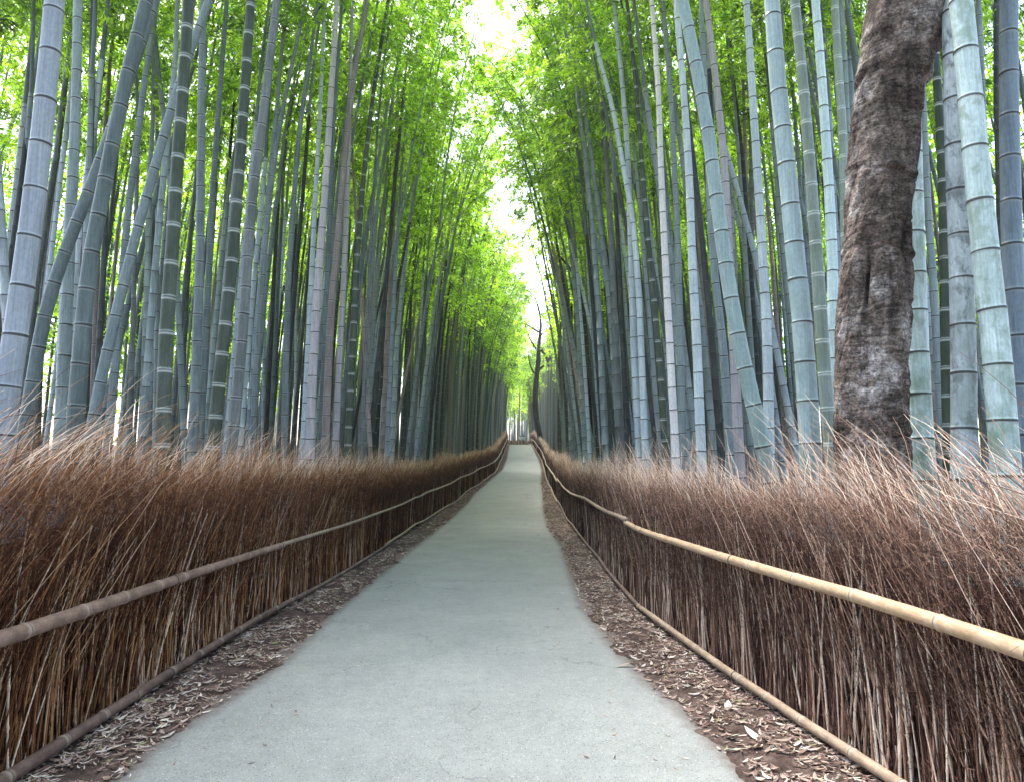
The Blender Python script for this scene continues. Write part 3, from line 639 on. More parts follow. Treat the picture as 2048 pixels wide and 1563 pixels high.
def rail(name, side, y0, y1, h, r0, r1, mat, parent, seed, node=.33, off=.0, rise=0.0, sides=14):
    r = np.random.default_rng(seed)
    fx = FL if side < 0 else FR
    ysr, dk, pw, rr = [y0], [0], [0], [1.0]
    y = y0 + node * .5
    while y < y1 - .03:
        nd = node * (.85 + .3 * r.random()) * (1 + y * .01)
        for dy, a, b, c in ((-.035, 0, 0, 1), (-.010, .0, 1, 1.05), (0, 1, .4, 1.11), (.010, .2, .8, 1.03), (.03, 0, 0, .985)):
            ysr.append(y + dy); dk.append(a); pw.append(b); rr.append(c)
        y += nd
    ysr.append(y1); dk.append(0); pw.append(0); rr.append(1.0)
    ysr = np.array(ysr); n = len(ysr)
    x = fx(ysr) - side * (r0 * .6 + off) + .012 * np.interp(ysr, np.arange(y0 - 2, y1 + 3, 1.7), (lambda q: r.standard_normal(q))(len(np.arange(y0 - 2, y1 + 3, 1.7))))
    wob = .028 * np.interp(ysr, np.arange(y0 - 3, y1 + 4, 2.6), r.standard_normal(len(np.arange(y0 - 3, y1 + 4, 2.6)))) * np.clip((ysr - 6) / 8, .15, 1.6)
    z = G(ysr) + h + rise * (ysr - y0) / (y1 - y0) + wob
    rad = np.linspace(r0, r1, n) * np.array(rr)
    P = np.stack([x, ysr, z], -1)
    # closed ends
    P = np.concatenate([P[:1], P, P[-1:]]); rad = np.concatenate([[.0005], rad, [.0005]])
    P[0, 1] -= .001; P[-1, 1] += .001
    dk = np.array([.3] + dk + [.3]); pw = np.array([0] + pw + [0])
    V, Q = tubes(P[None], rad[None], sides)
    o0 = np.array([x.mean(), (y0 + y1) / 2, G((y0 + y1) / 2) + h])
    me = mesh_np(name, V - o0, Q, mat, {'dk': rep(dk[None], 0, sides), 'pw': rep(pw[None], 0, sides)})
    if r0 > .03 and y0 < 2 or 8 < y0 < 10:      # thin wire lashings
        for q in np.arange(y0 + 2.35, min(y1, 16), 2.9):
            cy = np.array([np.interp(q, ysr, x), q, np.interp(q, ysr, z)]); rr0 = np.interp(q, ysr, np.linspace(r0, r1, n)) * 1.06 + .001
            tt = np.linspace(0, 4 * np.pi, 40); tp = cy + np.stack([np.cos(tt) * rr0, (tt / 12.6 - .5) * .012, np.sin(tt) * rr0], -1)
            Vt, Qt = tubes(tp[None], np.full((1, 40), .0018), 4)
            tm = mesh_np('tie', Vt - cy, Qt, WIRE); link('tie', tm, parent, tuple(cy - np.array(parent.location)))
    return link(name, me, parent, tuple(o0 - np.array(parent.location)))

def brush_fence(side, label, mat, seed, thick):
    f = thing('brush_fence', label, 'brush fence', (0, 0, 0))
    s = seed
    near = [stems(side, .6, 12, 75, 6, .0040, .8, 1.45, .30, s),
            knotted_stems(side, .8, 14, 105 if side > 0 else 105, s + 1),
            stems(side, .6, 12, 620, 6, .0017, .72, 1.60, .44, s + 2, 'twig', .9),
            stems(side, .6, 12, 230, 6, .0019, 1.25, 1.72, .46, s + 3, 'tip', 1.0),
            stems(side, .6, 12, 75, 7, .0025, 1.3, 1.75, .4, s + 13, 'tip', 1.8),
            slanted(side, .3, 12, 85, s + 15),
            side_twigs(side, .6, 7.5, 6500, s + 4, .0011, .55, 1.62),
            side_twigs(side, .6, 7.5, 900, s + 24, .0012, .1, .9),
            side_twigs(side, 7.5, 13, 3200, s + 34, .0016, .5, 1.62)]
    mid = [stems(side, 12, 32, 95, 5, .0055, .85, 1.45, .28, s + 5),
           stems(side, 12, 32, 620, 4, .0024, .75, 1.60, .40, s + 6, 'twig', .9),
           stems(side, 12, 32, 210, 4, .0026, 1.35, 1.75, .42, s + 7, 'tip'),
           stems(side, 12, 32, 45, 5, .003, 1.3, 1.7, .4, s + 14, 'tip', 1.6),
           side_twigs(side, 12, 32, 600, s + 8, .0024, .6, 1.65)]
    far = [stems(side, 32, 147, 34, 4, .010, .9, 1.4, .25, s + 9),
           stems(side, 32, 147, 150, 3, .006, .8, 1.6, .3, s + 10, 'twig', .9),
           stems(side, 32, 147, 60, 3, .007, 1.3, 1.7, .3, s + 11, 'tip', 1.)]
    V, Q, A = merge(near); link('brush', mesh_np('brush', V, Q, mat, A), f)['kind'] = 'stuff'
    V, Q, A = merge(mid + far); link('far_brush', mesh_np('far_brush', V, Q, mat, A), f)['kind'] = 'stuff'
    V, Q = backing_slab(side, .6, 147, .12)
    link('brush_shade_backing', mesh_np('brush_shade_backing', V, Q, SHADE_BACKING), f)
    return f

fl = brush_fence(-1, "long left-hand fence of reddish brown twigs with two bamboo rails", BRUSH_L, 100, 1)
rail('upper_rail', -1, .5, 8.75, .80, .050, .034, RAIL_OLD, fl, 1, .5, rise=.02)
rail('upper_rail', -1, 8.60, 22.0, .815, .026, .024, RAIL_MID, fl, 2, .6, rise=.10, sides=10)
rail('upper_rail', -1, 21.8, 52, .93, .034, .03, RAIL_MID, fl, 3, 1.0, sides=8)
rail('upper_rail', -1, 51.8, 147, .9, .05, .05, RAIL_MID, fl, 4, 2.0, sides=6)
rail('lower_rail', -1, .5, 16.2, .10, .040, .026, RAIL_OLD2, fl, 5, .5, off=.02)
rail('lower_rail', -1, 16.0, 42, .11, .032, .028, RAIL_MID, fl, 6, .8, off=.02, sides=8)
rail('lower_rail', -1, 41.8, 147, .12, .05, .05, RAIL_MID, fl, 7, 2.0, off=.02, sides=6)
fr = brush_fence(1, "long right-hand fence of pale greyish brown twigs with two tan bamboo rails", BRUSH_R, 200, 1)
rail('upper_rail', 1, .4, 9.75, .925, .040, .034, RAIL_NEW, fr, 8, .62, rise=.10)
rail('upper_rail', 1, 9.6, 30.5, 1.07, .036, .028, RAIL_MID, fr, 9, .8, rise=.01, sides=10)
rail('upper_rail', 1, 30.3, 147, .98, .045, .05, RAIL_MID, fr, 10, 2.0, rise=-.1, sides=6)
rail('lower_rail', 1, .4, 8.65, .105, .034, .028, RAIL_MID, fr, 11, .45, off=.02)
rail('lower_rail', 1, 8.5, 30, .11, .026, .026, RAIL_OLD2, fr, 12, .6, off=.02, sides=10)
rail('lower_rail', 1, 29.8, 147, .12, .045, .05, RAIL_MID, fr, 13, 2.0, off=.02, sides=6)
single_leaf((-2.64, 5.2, .15), .16, .035, 1.3, .25, "dry brown leaf caught on the lower rail of the left fence", .1)

# fence closing the far end of the path
fe = thing('brush_fence', "low brush fence crossing the far end of the path behind the walkers", 'brush fence', (1.6, 149, float(G(149))))
r = np.random.default_rng(77)
n = 1500; xx = (r.random(n) - .5) * 9; hh = .75 + .3 * r.random(n); k = np.linspace(0, 1, 3)[None, :]
P = np.stack([xx[:, None] + .1 * (r.random(n)[:, None] - .5) * k, (.3 * r.random(n) + .06)[:, None] + 0 * k, hh[:, None] * k], -1)
V, Q = tubes(P, np.full((n, 3), .012), 3)
link('brush', mesh_np('brush', V, Q, BRUSH_L, {'rnd': np.repeat(r.random(n), 9), 'dk': np.zeros(len(V))}), fe)['kind'] = 'stuff'
for h_ in (.12, .68):
    P = np.array([[[x_, -.03, h_ + .03 * math.sin(x_ * 2)] for x_ in np.linspace(-4.5, 4.5, 14)]])
    V, Q = tubes(P, np.full((1, 14), .05), 6)
    link('rail', mesh_np('rail', V, Q, RAIL_MID, {'dk': np.zeros(len(V)), 'pw': np.zeros(len(V))}), fe)

# ---------------------------------------------------------------- bamboo
def culm_mesh(name, xz, r0, H, ztop, mat, seed, sides=14, coarse=False):
    """xz(z) -> x,y offset arrays; rings at every node"""
    r = np.random.default_rng(seed)
    z, dk, pw, rr = [-.15], [0.], [0.], [1.]
    zc = .10; d = .16
    while zc < ztop - .05:
        rad = r0 * (1 - .045 * zc)
        if coarse:
            rows = ((-.017, 0, 0, 1.), (-.009, .2, 1., 1.04), (-.004, 1., .4, 1.06), (.007, 1, .0, 1.04), (.013, 0, .0, .99))
        else:
            rows = ((-.034, 0, 0, 1.), (-.012, 0, 1., 1.015), (-.007, 1., .5, 1.045), (.006, 1., .0, 1.06), (.011, .0, .5, 1.0), (.03, 0, .0, .985))
        for a, b, c, e in rows:
            z.append(zc + a); dk.append(b); pw.append(c); rr.append(e)
        d = min(d * 1.13, .36 + .05 * r.random())
        zc += d * (.94 + .12 * r.random())
    z.append(ztop); dk.append(0); pw.append(0); rr.append(.95)
    z = np.array(z); x, y = xz(z)
    # culms zigzag very slightly at the nodes
    x = x + .004 * r.standard_normal(len(z)).cumsum() * .15
    rad = r0 * np.clip(1 - .045 * np.maximum(z, 0), .2, 1.1) * np.array(rr)
    rad = np.maximum(rad, .012)
    V, Q = tubes(np.stack([x, y, z], -1)[None], rad[None], sides)
    return mesh_np(name, V, Q, mat, {'dk': rep(np.array(dk)[None], 0, sides), 'pw': rep(np.array(pw)[None], 0, sides)}), (float(x[-1]), float(y[-1]), float(ztop))

def leaves(base, direc, L, W, r, droop=.55):
    """rhombic leaves: base[N,3], direc[N,3]"""
    n = len(base)
    d = unit(direc + np.array([0, 0, -1.]) * (droop * r.random(n))[:, None] + .5 * r.standard_normal((n, 3)) * .6)
    s = unit(np.cross(d, r.standard_normal((n, 3))))
    L = L * (.6 + .6 * r.random(n))[:, None]; w = s * (W * (.7 + .5 * r.random(n)))[:, None] * .5
    V = np.stack([base, base + d * L * .4 - w, base + d * L, base + d * L * .4 + w], 1)
    Q = np.arange(n * 4).reshape(n, 4)
    return V.reshape(-1, 3), Q

def crown_geom(seed, Lc=9.0, arch=1.5, br=1.45, sprays=11, per=5, leafL=.16, leafW=.034, nb=30, sk=.034, start=.4):
    r = np.random.default_rng(seed)
    K = 22
    t = np.linspace(0, 1, K)
    ax = np.stack([arch * t ** 2.3, .25 * np.sin(t * 3 + seed) * t, Lc * (t - .09 * t ** 4)], -1)
    VA, QA = tubes(ax[None], (sk * (1 - t) ** .85 + .004)[None], 8)
    tb = np.linspace(.14, .985, nb); tb = np.repeat(tb, 2) + (r.random(2 * nb) - .5) * .01
    n = len(tb)
    p0 = np.stack([np.interp(tb, t, ax[:, i]) for i in range(3)], -1)
    az = r.random(n) * 2 * np.pi
    Lb = br * (1 - .72 * tb) * (.55 + .6 * r.random(n)) * np.clip(.35 + tb * 3, 0, 1)
    k = np.linspace(0, 1, 5)[None, :]
    rise = (.55 + .3 * r.random(n)); dr = .45 + .4 * r.random(n)
    B = np.stack([p0[:, None, 0] + (np.cos(az) * Lb)[:, None] * k,
                  p0[:, None, 1] + (np.sin(az) * Lb)[:, None] * k,
                  p0[:, None, 2] + Lb[:, None] * (rise[:, None] * k - dr[:, None] * k ** 2.2)], -1)
    VB, QB = tubes(B, .007 * (1 - .7 * k) * np.ones((n, 1)), 3)
    # sprays along branches
    kk = start + (1 - start) * r.random((n, sprays))
    bi = np.repeat(np.arange(n), sprays); kf = kk.ravel()
    seg = np.minimum((kf * 4).astype(int), 3); fr_ = kf * 4 - seg
    pts = B[bi, seg] * (1 - fr_)[:, None] + B[bi, seg + 1] * fr_[:, None]
    dirb = unit(B[bi, seg + 1] - B[bi, seg])
    pts = pts + r.standard_normal(pts.shape) * .08
    pts = np.repeat(pts, per, 0) + r.standard_normal((len(pts) * per, 3)) * .03
    dd = np.repeat(unit(dirb + r.standard_normal(dirb.shape) * .5), per, 0)
    VL, QL = leaves(pts, dd, leafL, leafW, r)
    tone = np.repeat(np.clip(np.repeat(.5 + .2 * r.standard_normal(n), sprays) + .14 * r.standard_normal(n * sprays), 0, 1), per)
    rnd = np.repeat(np.clip(tone + .14 * r.standard_normal(len(tone)), 0, 1), 4)
    return (VA, QA, VB, QB), (VL, QL, rnd)

BRANCH = CM['grey']
CROWNS = []
for i in range(7):
    (VA, QA, VB, QB), (VL, QL, rn) = crown_geom(500 + i, arch=.9 + .35 * i % 1.6)
    V = np.concatenate([VA, VB]); Q = np.concatenate([QA, QB + len(VA)])
    z = np.zeros(len(V))
    CROWNS.append((mesh_np('branches', V, Q, BRANCH, {'dk': z, 'pw': z}), mesh_np('foliage', VL, QL, LEAF, {'rnd': rn}, smooth=False)))

def add_crown(root, top, direction, scale, ci, tilt=(0, 0)):
    b, l = CROWNS[ci % len(CROWNS)]
    for nm, me in (('branches', b), ('foliage', l)):
        o = link(nm, me, root, top)
        o.rotation_euler = (-tilt[1], tilt[0], direction)
        o.scale = (scale, scale, scale)

def smooth_path(knots, zmax, r0, seed):
    kz = np.array([0.] + [k[0] for k in knots]); kx = np.array([0.] + [k[1] for k in knots])
    zz = np.arange(-1, zmax + 3, .1)
    xs_ = np.interp(zz, kz, kx)
    s0 = (kx[1] - kx[0]) / max(kz[1] - kz[0], .1)
    xs_ = np.where(zz < 0, s0 * zz, xs_)
    sl = (kx[-1] - kx[-2]) / max(kz[-1] - kz[-2], .3)
    xs_ = np.where(zz > kz[-1], kx[-1] + sl * (zz - kz[-1]) * .9, xs_)
    w = max(3, int(.9 / .1)); ker = np.hanning(w * 2 + 1); ker /= ker.sum()
    pad = np.concatenate([xs_[0] + (np.arange(-w, 0)) * (xs_[1] - xs_[0]), xs_, xs_[-1] + np.arange(1, w + 1) * (xs_[-1] - xs_[-2])])
    sm = np.convolve(pad, ker, 'valid')
    return (lambda z: (np.interp(z, zz, sm), .0 * z)), float((sm[-1] - sm[-4]) / .3)

GRP = {'l': 'bamboo culms behind the left fence', 'r': 'bamboo culms behind the right fence'}
hero_xy = []
HEROES.append((2.75, 36.0, .085, 'grey', [(3.0, -.12), (7.0, -.45), (11.0, -1.15), (14.0, -2.0)], "tall grey bamboo whose leafy head hangs over the path from the right in the distance"))
for hi, (x0, y0, r0, colr, kn, lab) in enumerate(HEROES):
    root = thing('bamboo', lab, 'bamboo', (x0, y0, float(G(y0))), group=GRP['l' if x0 < 0 else 'r'])
    H = max(16.5, kn[-1][0] + 4) + (hi * 37 % 20) * .1
    ztop = max(.5 * H, min(kn[-1][0], H - 4))
    fn, sl = smooth_path(kn, ztop, r0, hi)
    me, top = culm_mesh('culm', fn, r0, H, ztop, CM[colr], 900 + hi, 20 if y0 < 9 else 12, coarse=y0 > 16)
    link('culm', me, root)
    face = 0.0 if x0 < 0 else math.pi
    add_crown(root, top, face, (H - ztop) / 9.0, hi, (math.atan(sl) * (.9 if x0 < 0 else -.9), 0))
    hero_xy.append((x0, y0))
hero_xy = np.array(hero_xy)

# grove: every further stem; the nearest ones as individuals, the rest as one mass
r = np.random.default_rng(11)
cand = []
for side in (-1, 1):
    fx = FL if side < 0 else FR
    y = 8.0
    while y < 150:
        row = .62 if y < 60 else .8
        d = .75
        wmax = 38 if y < 50 else (18 if y < 90 else 12)
        while d < wmax:
            sp = .66 + .055 * d + (.25 if y > 60 else 0)
            X = float(fx(y)) + side * (d + (r.random() - .5) * sp * .8)
            Y = y + (r.random() - .5) * row * 1.1
            if r.random() < row / sp * .95: cand.append((X, Y, side, d))
            d += sp
        y += row
cand = np.array(cand)
_m = (cand[:, 2] > 0) & (cand[:, 1] > 40) & (cand[:, 1] < 110)
cand[_m, 0] += .8 * np.clip((cand[_m, 1] - 40) / 20, 0, 1)
X, Y, S, D = cand.T
zc = Y
ok = (np.abs(X) < .80 * Y + 1.5)
ok &= ~((zc < 10.5))
ok &= ~((zc < 14.5) & (D < 1.6))
ok &= ~((zc < 20) & (D < .9) & (r.random(len(X)) < .6))
dm = np.min(np.hypot(X[:, None] - hero_xy[:, 0], Y[:, None] - hero_xy[:, 1]), axis=1)
ok &= dm > .38
cand = cand[ok]; cand = cand[np.argsort(cand[:, 1] + .9 * cand[:, 3])]
NIND = 300 - len(HEROES)
ind, rest = cand[:NIND], cand[NIND:]

KINDS = [('grey', .28), ('pale', .28), ('dkgrey', .12), ('dark', .14), ('ring', .05), ('tan', .07), ('blue', .06)]
protos = {}
def proto(kind, v):
    if (kind, v) in protos: return protos[(kind, v)]
    rr_ = np.random.default_rng(hash(kind) % 1 + 40 + v)
    a, b = .01 + .022 * v, (.10, .22, -.05, .4)[v % 4]
    fn = lambda z: (a * z + b * (np.maximum(z, 0) / 8) ** 2.2, .03 * np.sin(z * .5 + v))
    me, top = culm_mesh('culm', fn, .066, 17, 8.6, CM[kind], 60 + v, 10, coarse=True)
    protos[(kind, v)] = (me, top, a + b * 2.2 / 8)
    return protos[(kind, v)]
WORD = {'grey': 'grey-blue', 'pale': 'pale lavender-grey', 'dkgrey': 'dark grey-green', 'dark': 'blackish', 'ring': 'deep green white-ringed', 'tan': 'dull tan', 'blue': 'slate blue'}
MARKS = [(30, 'thickest pale left culm'), (150, 'stout leaning grey culm'), (240, 'slanting knuckled culm'), (330, 'widest white-ringed culm'),
         (398, 'upright blue-grey culm'), (455, 'two bowing ringed culms'), (520, 'slim curved culm'), (575, 'mid-grey culm'), (622, 'whitish tan culm'), (655, 'pinkish brown culm'),
         (700, 'darkest ringed culm'), (745, 'thin crossing tan culm'), (790, 'pale curving slim culm'), (850, 'pale arching culm'), (912, 'bare-topped pale culm'), (980, 'left fence vanishing end'),
         (1082, 'dark bare far tree'), (1139, 'culm leaning over the path'), (1175, 'second slate culm'), (1225, 'close crossing pair'), (1272, 'lavender twin culms'), (1335, 'cream culm'),
         (1362, 'bluish culm beside the cream one'), (1393, 'lavender-blue culm'), (1440, 'shaded blue culm'), (1490, 'big slanting culm'), (1530, 'upright lavender culm'), (1612, 'widest cyan culm'), (1668, 'icy blue culm'),
         (1745, 'brown tree'), (1832, 'mossy culm'), (1872, 'narrow blue culm'), (1926, 'blotchy culm'), (1995, 'widest lichened right culm'), (2030, 'blue-grey edge culm')]
cum = np.cumsum([k[1] for k in KINDS])
first = {}
for i, (x, y, s, d) in enumerate(ind):
    kind = KINDS[int(np.searchsorted(cum, r.random() * cum[-1]))][0]
    v = int(r.integers(4))
    me, top, sl = proto(kind, v)
    u_px = 1024 + F * x / y
    side_marks = [m_ for m_ in MARKS if (m_[0] < 1030) == (s < 0)]
    mk = min(side_marks, key=lambda m_: abs(m_[0] - u_px)); du = u_px - mk[0]
    where = ('just ' if abs(du) < 14 else '') + ('left' if du < 0 else 'right')
    depth = 'at the brush' if d < 1.6 else ('second row' if d < 3 else ('some rows back' if d < 6 else 'deep in shade'))
    lab = f"{WORD[kind]} bamboo, {depth}, {where} of the {mk[1]}"
    grp = f"{WORD[kind]} bamboo {depth} {where} of the {mk[1]}"
    face = (0 if s < 0 else math.pi) + (r.random() - .5) * (1.6 if d < 3 else 4.5)
    sc = .85 + .35 * r.random()
    root = thing('bamboo', lab, 'bamboo', (float(x), float(y), float(G(y))), face, grp)
    root.scale = (sc, sc, .92 + .2 * r.random())
    if d < 2.4 and y > 15: root.rotation_euler = (0, -.01 + .05 * r.random(), (0 if s < 0 else math.pi) + (r.random() - .5) * 1.2)
    link('culm', me, root)
    add_crown(root, top, (r.random() - .5) * .8, 8.6 / 9, i, (math.atan(sl) * .8, 0))

# the mass of far stems and their leaves
rest = rest[rest[:, 1] < 150]
extra = []
for i in range(330):      # hillside beyond the end of the path
    yy = 175 + 50 * r.random(); extra.append((-30 + 62 * r.random(), yy, 0, 5))
for i in range(200):
    yy = 154 + 40 * r.random(); extra.append((-7 + 19 * r.random(), yy, 0, 9))
for i in range(210):      # behind the camera, closing the grove
    s = -1 if r.random() < .5 else 1
    extra.append((s * (4.2 + 14 * r.random() ** 1.3), -22 + 27 * r.random(), s, 5))
extra = np.array(extra)
extra = extra[~((extra[:, 1] > 0) & (np.abs(extra[:, 0]) < .78 * extra[:, 1] + 3.2) & (extra[:, 1] < 20))]
rest = np.concatenate([rest, extra])
n = len(rest); print('individual', len(ind), 'mass', n)
x, y, s, d = rest.T
Ht = 15.5 + 4.5 * r.random(n)
k = np.linspace(0, 1, 9)[None, :]
la = (r.random(n) * .9 * np.where(d < 2.5, 1, .45)) * -s + (r.random(n) - .5) * .9
ya = (r.random(n) - .5) * 1.6
zz = Ht[:, None] * (k - .05 * k ** 4)
ov = np.where((y > 48) & (d < 3), 2.0, 1.1)
rm = (s > 0) & (y > 34) & (y < 110) & (d < 8)
la = np.where(rm, .25 * r.random(n), la); ov = np.where(rm, -.3, ov)
XX = x[:, None] + la[:, None] * k * .7 + (la * 1.3 + -s * ov)[:, None] * k ** 3
YY = y[:, None] + ya[:, None] * k
ZZ = G(y)[:, None] + zz - .1
rad = (.055 + .03 * r.random(n))[:, None] * (1 - .82 * k)
P = np.stack([XX, YY, ZZ], -1)
V, Q = tubes(P, rad, 6)
ton = np.repeat(r.random(n), 9 * 6)
hv = np.repeat((zz / .38 + r.random(n)[:, None]).ravel(), 6)
m = Mat('far_culms', .55, .25)
c = m.ramp(m.attr('rnd'), [(0, (.03,.037,.033)), (.35, (.085,.10,.10)), (.65, (.16,.185,.20)), (.85, (.27,.30,.34)), (.9, (.24,.20,.18)), (1, (.32,.27,.25))])
fr_ = m.math('FRACT', m.attr('h'))
c = m.mix(m.math('MULTIPLY', m.ramp(fr_, [(.0, 1.), (.035, 1.), (.05, 0.)]), .6), c, (.03,.025,.02))
c = m.mix(m.math('MULTIPLY', m.ramp(fr_, [(.93, 0.), (.96, 1.)]), .3), c, (.6,.62,.6))
m.color(c)
o = link('far_bamboo_grove', mesh_np('far_bamboo_grove', V, Q, m.m, {'rnd': ton, 'h': hv})); tag(o, kind='stuff')

def mass_foliage(sel, nper, L, W, name, zlo=.5, spread=1.25, seed=5):
    r = np.random.default_rng(seed)
    m_ = len(sel)
    nb_ = max(4, nper // 40)                     # leafy boughs, five sprays of eight leaves each
    i = np.repeat(sel, nb_)
    t = zlo + (1 - zlo) * r.random(len(i)) ** .9
    seg = np.minimum((t * 8).astype(int), 7); f_ = t * 8 - seg
    c = P[i, seg] * (1 - f_)[:, None] + P[i, seg + 1] * f_[:, None]
    rr_ = spread * (1.15 - t) ** .6 * r.random(len(i)) ** .6
    a = r.random(len(i)) * 2 * np.pi
    c = c + np.stack([np.cos(a) * rr_, np.sin(a) * rr_, -.25 * rr_ + .2 * r.standard_normal(len(i))], -1)
    bt_ = np.clip(.5 + .26 * r.standard_normal(len(c)), 0, 1)
    c = np.repeat(c, 5, 0) + r.standard_normal((len(c) * 5, 3)) * (np.array([.34, .34, .12]) * (L / .25) ** .5)
    a = np.repeat(a, 5) + r.standard_normal(len(c)) * .8
    dirs = np.stack([np.cos(a), np.sin(a), -.25 + 0 * a], -1)
    b = np.repeat(c, 8, 0) + r.standard_normal((len(c) * 8, 3)) * L * .35
    tone = np.repeat(np.clip(np.repeat(bt_, 5) + .08 * r.standard_normal(len(c)), 0, 1), 8)
    V, Q = leaves(b, np.repeat(dirs, 8, 0), L, W, r)
    rn = np.repeat(np.clip(tone + .12 * r.standard_normal(len(tone)), 0, 1), 4)
    return V, Q, {'rnd': rn}
dist = np.hypot(x, y)
idx = np.arange(n)
end = (y > 152)
nearm = idx[(dist < 30) & (y > 0) & (d < 12)]; deep = idx[(y > 0) & (d >= 12) & (dist < 75)]
midm = idx[(dist >= 30) & (dist < 75) & (y > 0) & (d < 12) & ~((s > 0) & (y > 48) & (d < 1.6))]; farm = idx[(dist >= 75) & ~end & ~((s > 0) & (y < 112) & (d < 1.6))]; endm = idx[end]; backm = idx[(y <= 0)]
print('foliage', len(nearm), len(deep), len(midm), len(farm), len(endm), len(backm))
V, Q, A = merge([mass_foliage(nearm, 800, .19, .045, 'a', .52), mass_foliage(deep, 560, .30, .095, 'a2', .30, 1.8, 9), mass_foliage(idx[(y > 0) & (d >= 20) & (dist < 75)], 320, .32, .1, 'a3', .02, 2.2, 19), mass_foliage(midm, 560, .25, .065, 'b', .52, 1.4, 6),
                 mass_foliage(farm, 330, .38, .10, 'c', .52, 1.6, 7), mass_foliage(endm, 130, .5, .14, 'e', .45, 1.8, 10), mass_foliage(backm, 200, .3, .08, 'd', .45, 1.4, 8)])
print('leaf quads', len(Q))
o = link('far_bamboo_leaves', mesh_np('far_bamboo_leaves', V, Q, LEAF, A, smooth=False)); tag(o, kind='stuff')

# ---------------------------------------------------------------- the rough brown tree by the right fence
def rough_trunk(name, cz, cx, cy, rz_, mat, parent, seed, sides=260, rows=640, amp=1.0):
    z = np.linspace(cz[0], cz[-1], rows)
    X = np.interp(z, cz, cx); Yc = np.interp(z, cz, cy); R = np.interp(z, cz, rz_)
    ker = np.hanning(41); ker /= ker.sum()
    sm = lambda a: np.convolve(np.pad(a, 20, mode='edge'), ker, 'valid')
    X, Yc, R = sm(X), sm(Yc), sm(R)
    th = np.linspace(0, 2 * np.pi, sides, endpoint=False)
    T_, Z_ = np.meshgrid(th, z)
    def pn(f, g, sd):      # periodic noise in angle
        return vnoise(np.cos(T_) * f + 50, Z_ * g + np.sin(T_) * f * 1.3, sd)
    Rr = R[:, None] * (1 + amp * (.10 * pn(1.1, .8, seed) + .09 * pn(1.8, 2.1, seed + 1) + .035 * pn(3.2, 5, seed + 7)))
    # collars: slanting wrinkles running round the trunk
    for zr_, ph, dp, wd in ((2.35, .3, .016, .03), (2.95, 1.9, .014, .022), (3.42, 4.0, .02, .03), (3.62, 2.2, .012, .02), (4.12, 5.0, .022, .03), (4.62, 3.6, .018, .026), (4.98, 4.4, .034, .05), (5.3, 5.2, .02, .04), (1.9, 2.5, .015, .03)):
        zz_ = Z_ - zr_ - .07 * np.sin(T_ + ph) - .03 * pn(2.0, .5, seed + 20)
        Rr = Rr + dp * (np.exp(-(zz_ / wd) ** 2) - 1.2 * np.exp(-((zz_ + wd * 1.5) / (wd * .7)) ** 2)) * (.6 + .6 * pn(1.5, 1.0, seed + 21))
    # deep vertical slits and knots on the side towards the path
    for th_s, z_s, wth, wz, dp in ((4.05, 3.15, .055, .24, .10), (4.75, 3.2, .09, .08, .06), (4.5, 4.42, .10, .07, .03), (4.2, 3.98, .10, .06, .03), (4.95, 4.55, .10, .05, .02), (4.15, 2.45, .06, .3, .02)):
        dth = (T_ - th_s + np.pi) % (2 * np.pi) - np.pi
        Rr = Rr - dp * np.exp(-(dth / wth) ** 2 - ((Z_ - z_s) / wz) ** 4)
    fold = np.abs(vnoise(T_ * 2.2 + pn(1.5, 1, seed + 3), Z_ * 7 + 2.0 * pn(1.3, .7, seed + 9), seed + 2))
    Rr = Rr + amp * (.012 * (.5 - fold) + .007 * pn(5, 9, seed + 3) + .005 * pn(11, 20, seed + 4) + .003 * pn(24, 44, seed + 5))
    V = np.stack([X[:, None] + Rr * np.cos(T_), Yc[:, None] + Rr * np.sin(T_) * .95, Z_], -1)
    idx = np.arange(rows * sides).reshape(rows, sides); nx = np.roll(idx, -1, 1)
    Q = np.stack([idx[:-1], nx[:-1], nx[1:], idx[1:]], -1)
    return link(name, mesh_np(name, V, Q, mat), parent)
bx, by = 2.84, 5.55
bt = thing('tree', "thick crooked tree with rough brown blotched bark behind the right fence", 'tree', (bx, by, 0))
cz = [-.1, .5, 1.2, 2.03, 2.6, 3.04, 3.54, 4.2, 4.8, 5.3, 5.67, 6.3, 7.2, 8.5]
Lx = [2.50, 2.55, 2.56, 2.56, 2.59, 2.63, 2.71, 2.79, 2.90, 3.01, 3.07, 3.28, 3.56, 3.92]
Rx = [3.20, 3.12, 3.09, 3.10, 3.12, 3.19, 3.21, 3.32, 3.44, 3.64, 3.82, 4.05, 4.25, 4.5]
cx = [(a + b) / 2 - bx + .03 for a, b in zip(Lx, Rx)]; rz_ = [(b - a) / 2 for a, b in zip(Lx, Rx)]
tr = rough_trunk('trunk', cz, cx, [0] * len(cz), rz_, BARK, bt, 61, amp=1.0)
tr.data.materials[0] = BARK
def limbs(paths, mat, parent, name, sides=8):
    ps = []
    for pts, ra, rb in paths:
        pts = np.array(pts, float); kk = np.linspace(0, 1, len(pts)); q = np.linspace(0, 1, 14)
        Pp = np.stack([np.interp(q, kk, pts[:, i]) for i in range(3)], -1)
        Pp[1:-1] = (Pp[:-2] + 2 * Pp[1:-1] + Pp[2:]) / 4
        Vv, Qq = tubes(Pp[None], np.linspace(ra, rb, 14)[None], sides)
        ps.append((Vv, Qq, {}))
    Vv, Qq, _ = merge(ps)
    return link(name, mesh_np(name, Vv, Qq, mat), parent)
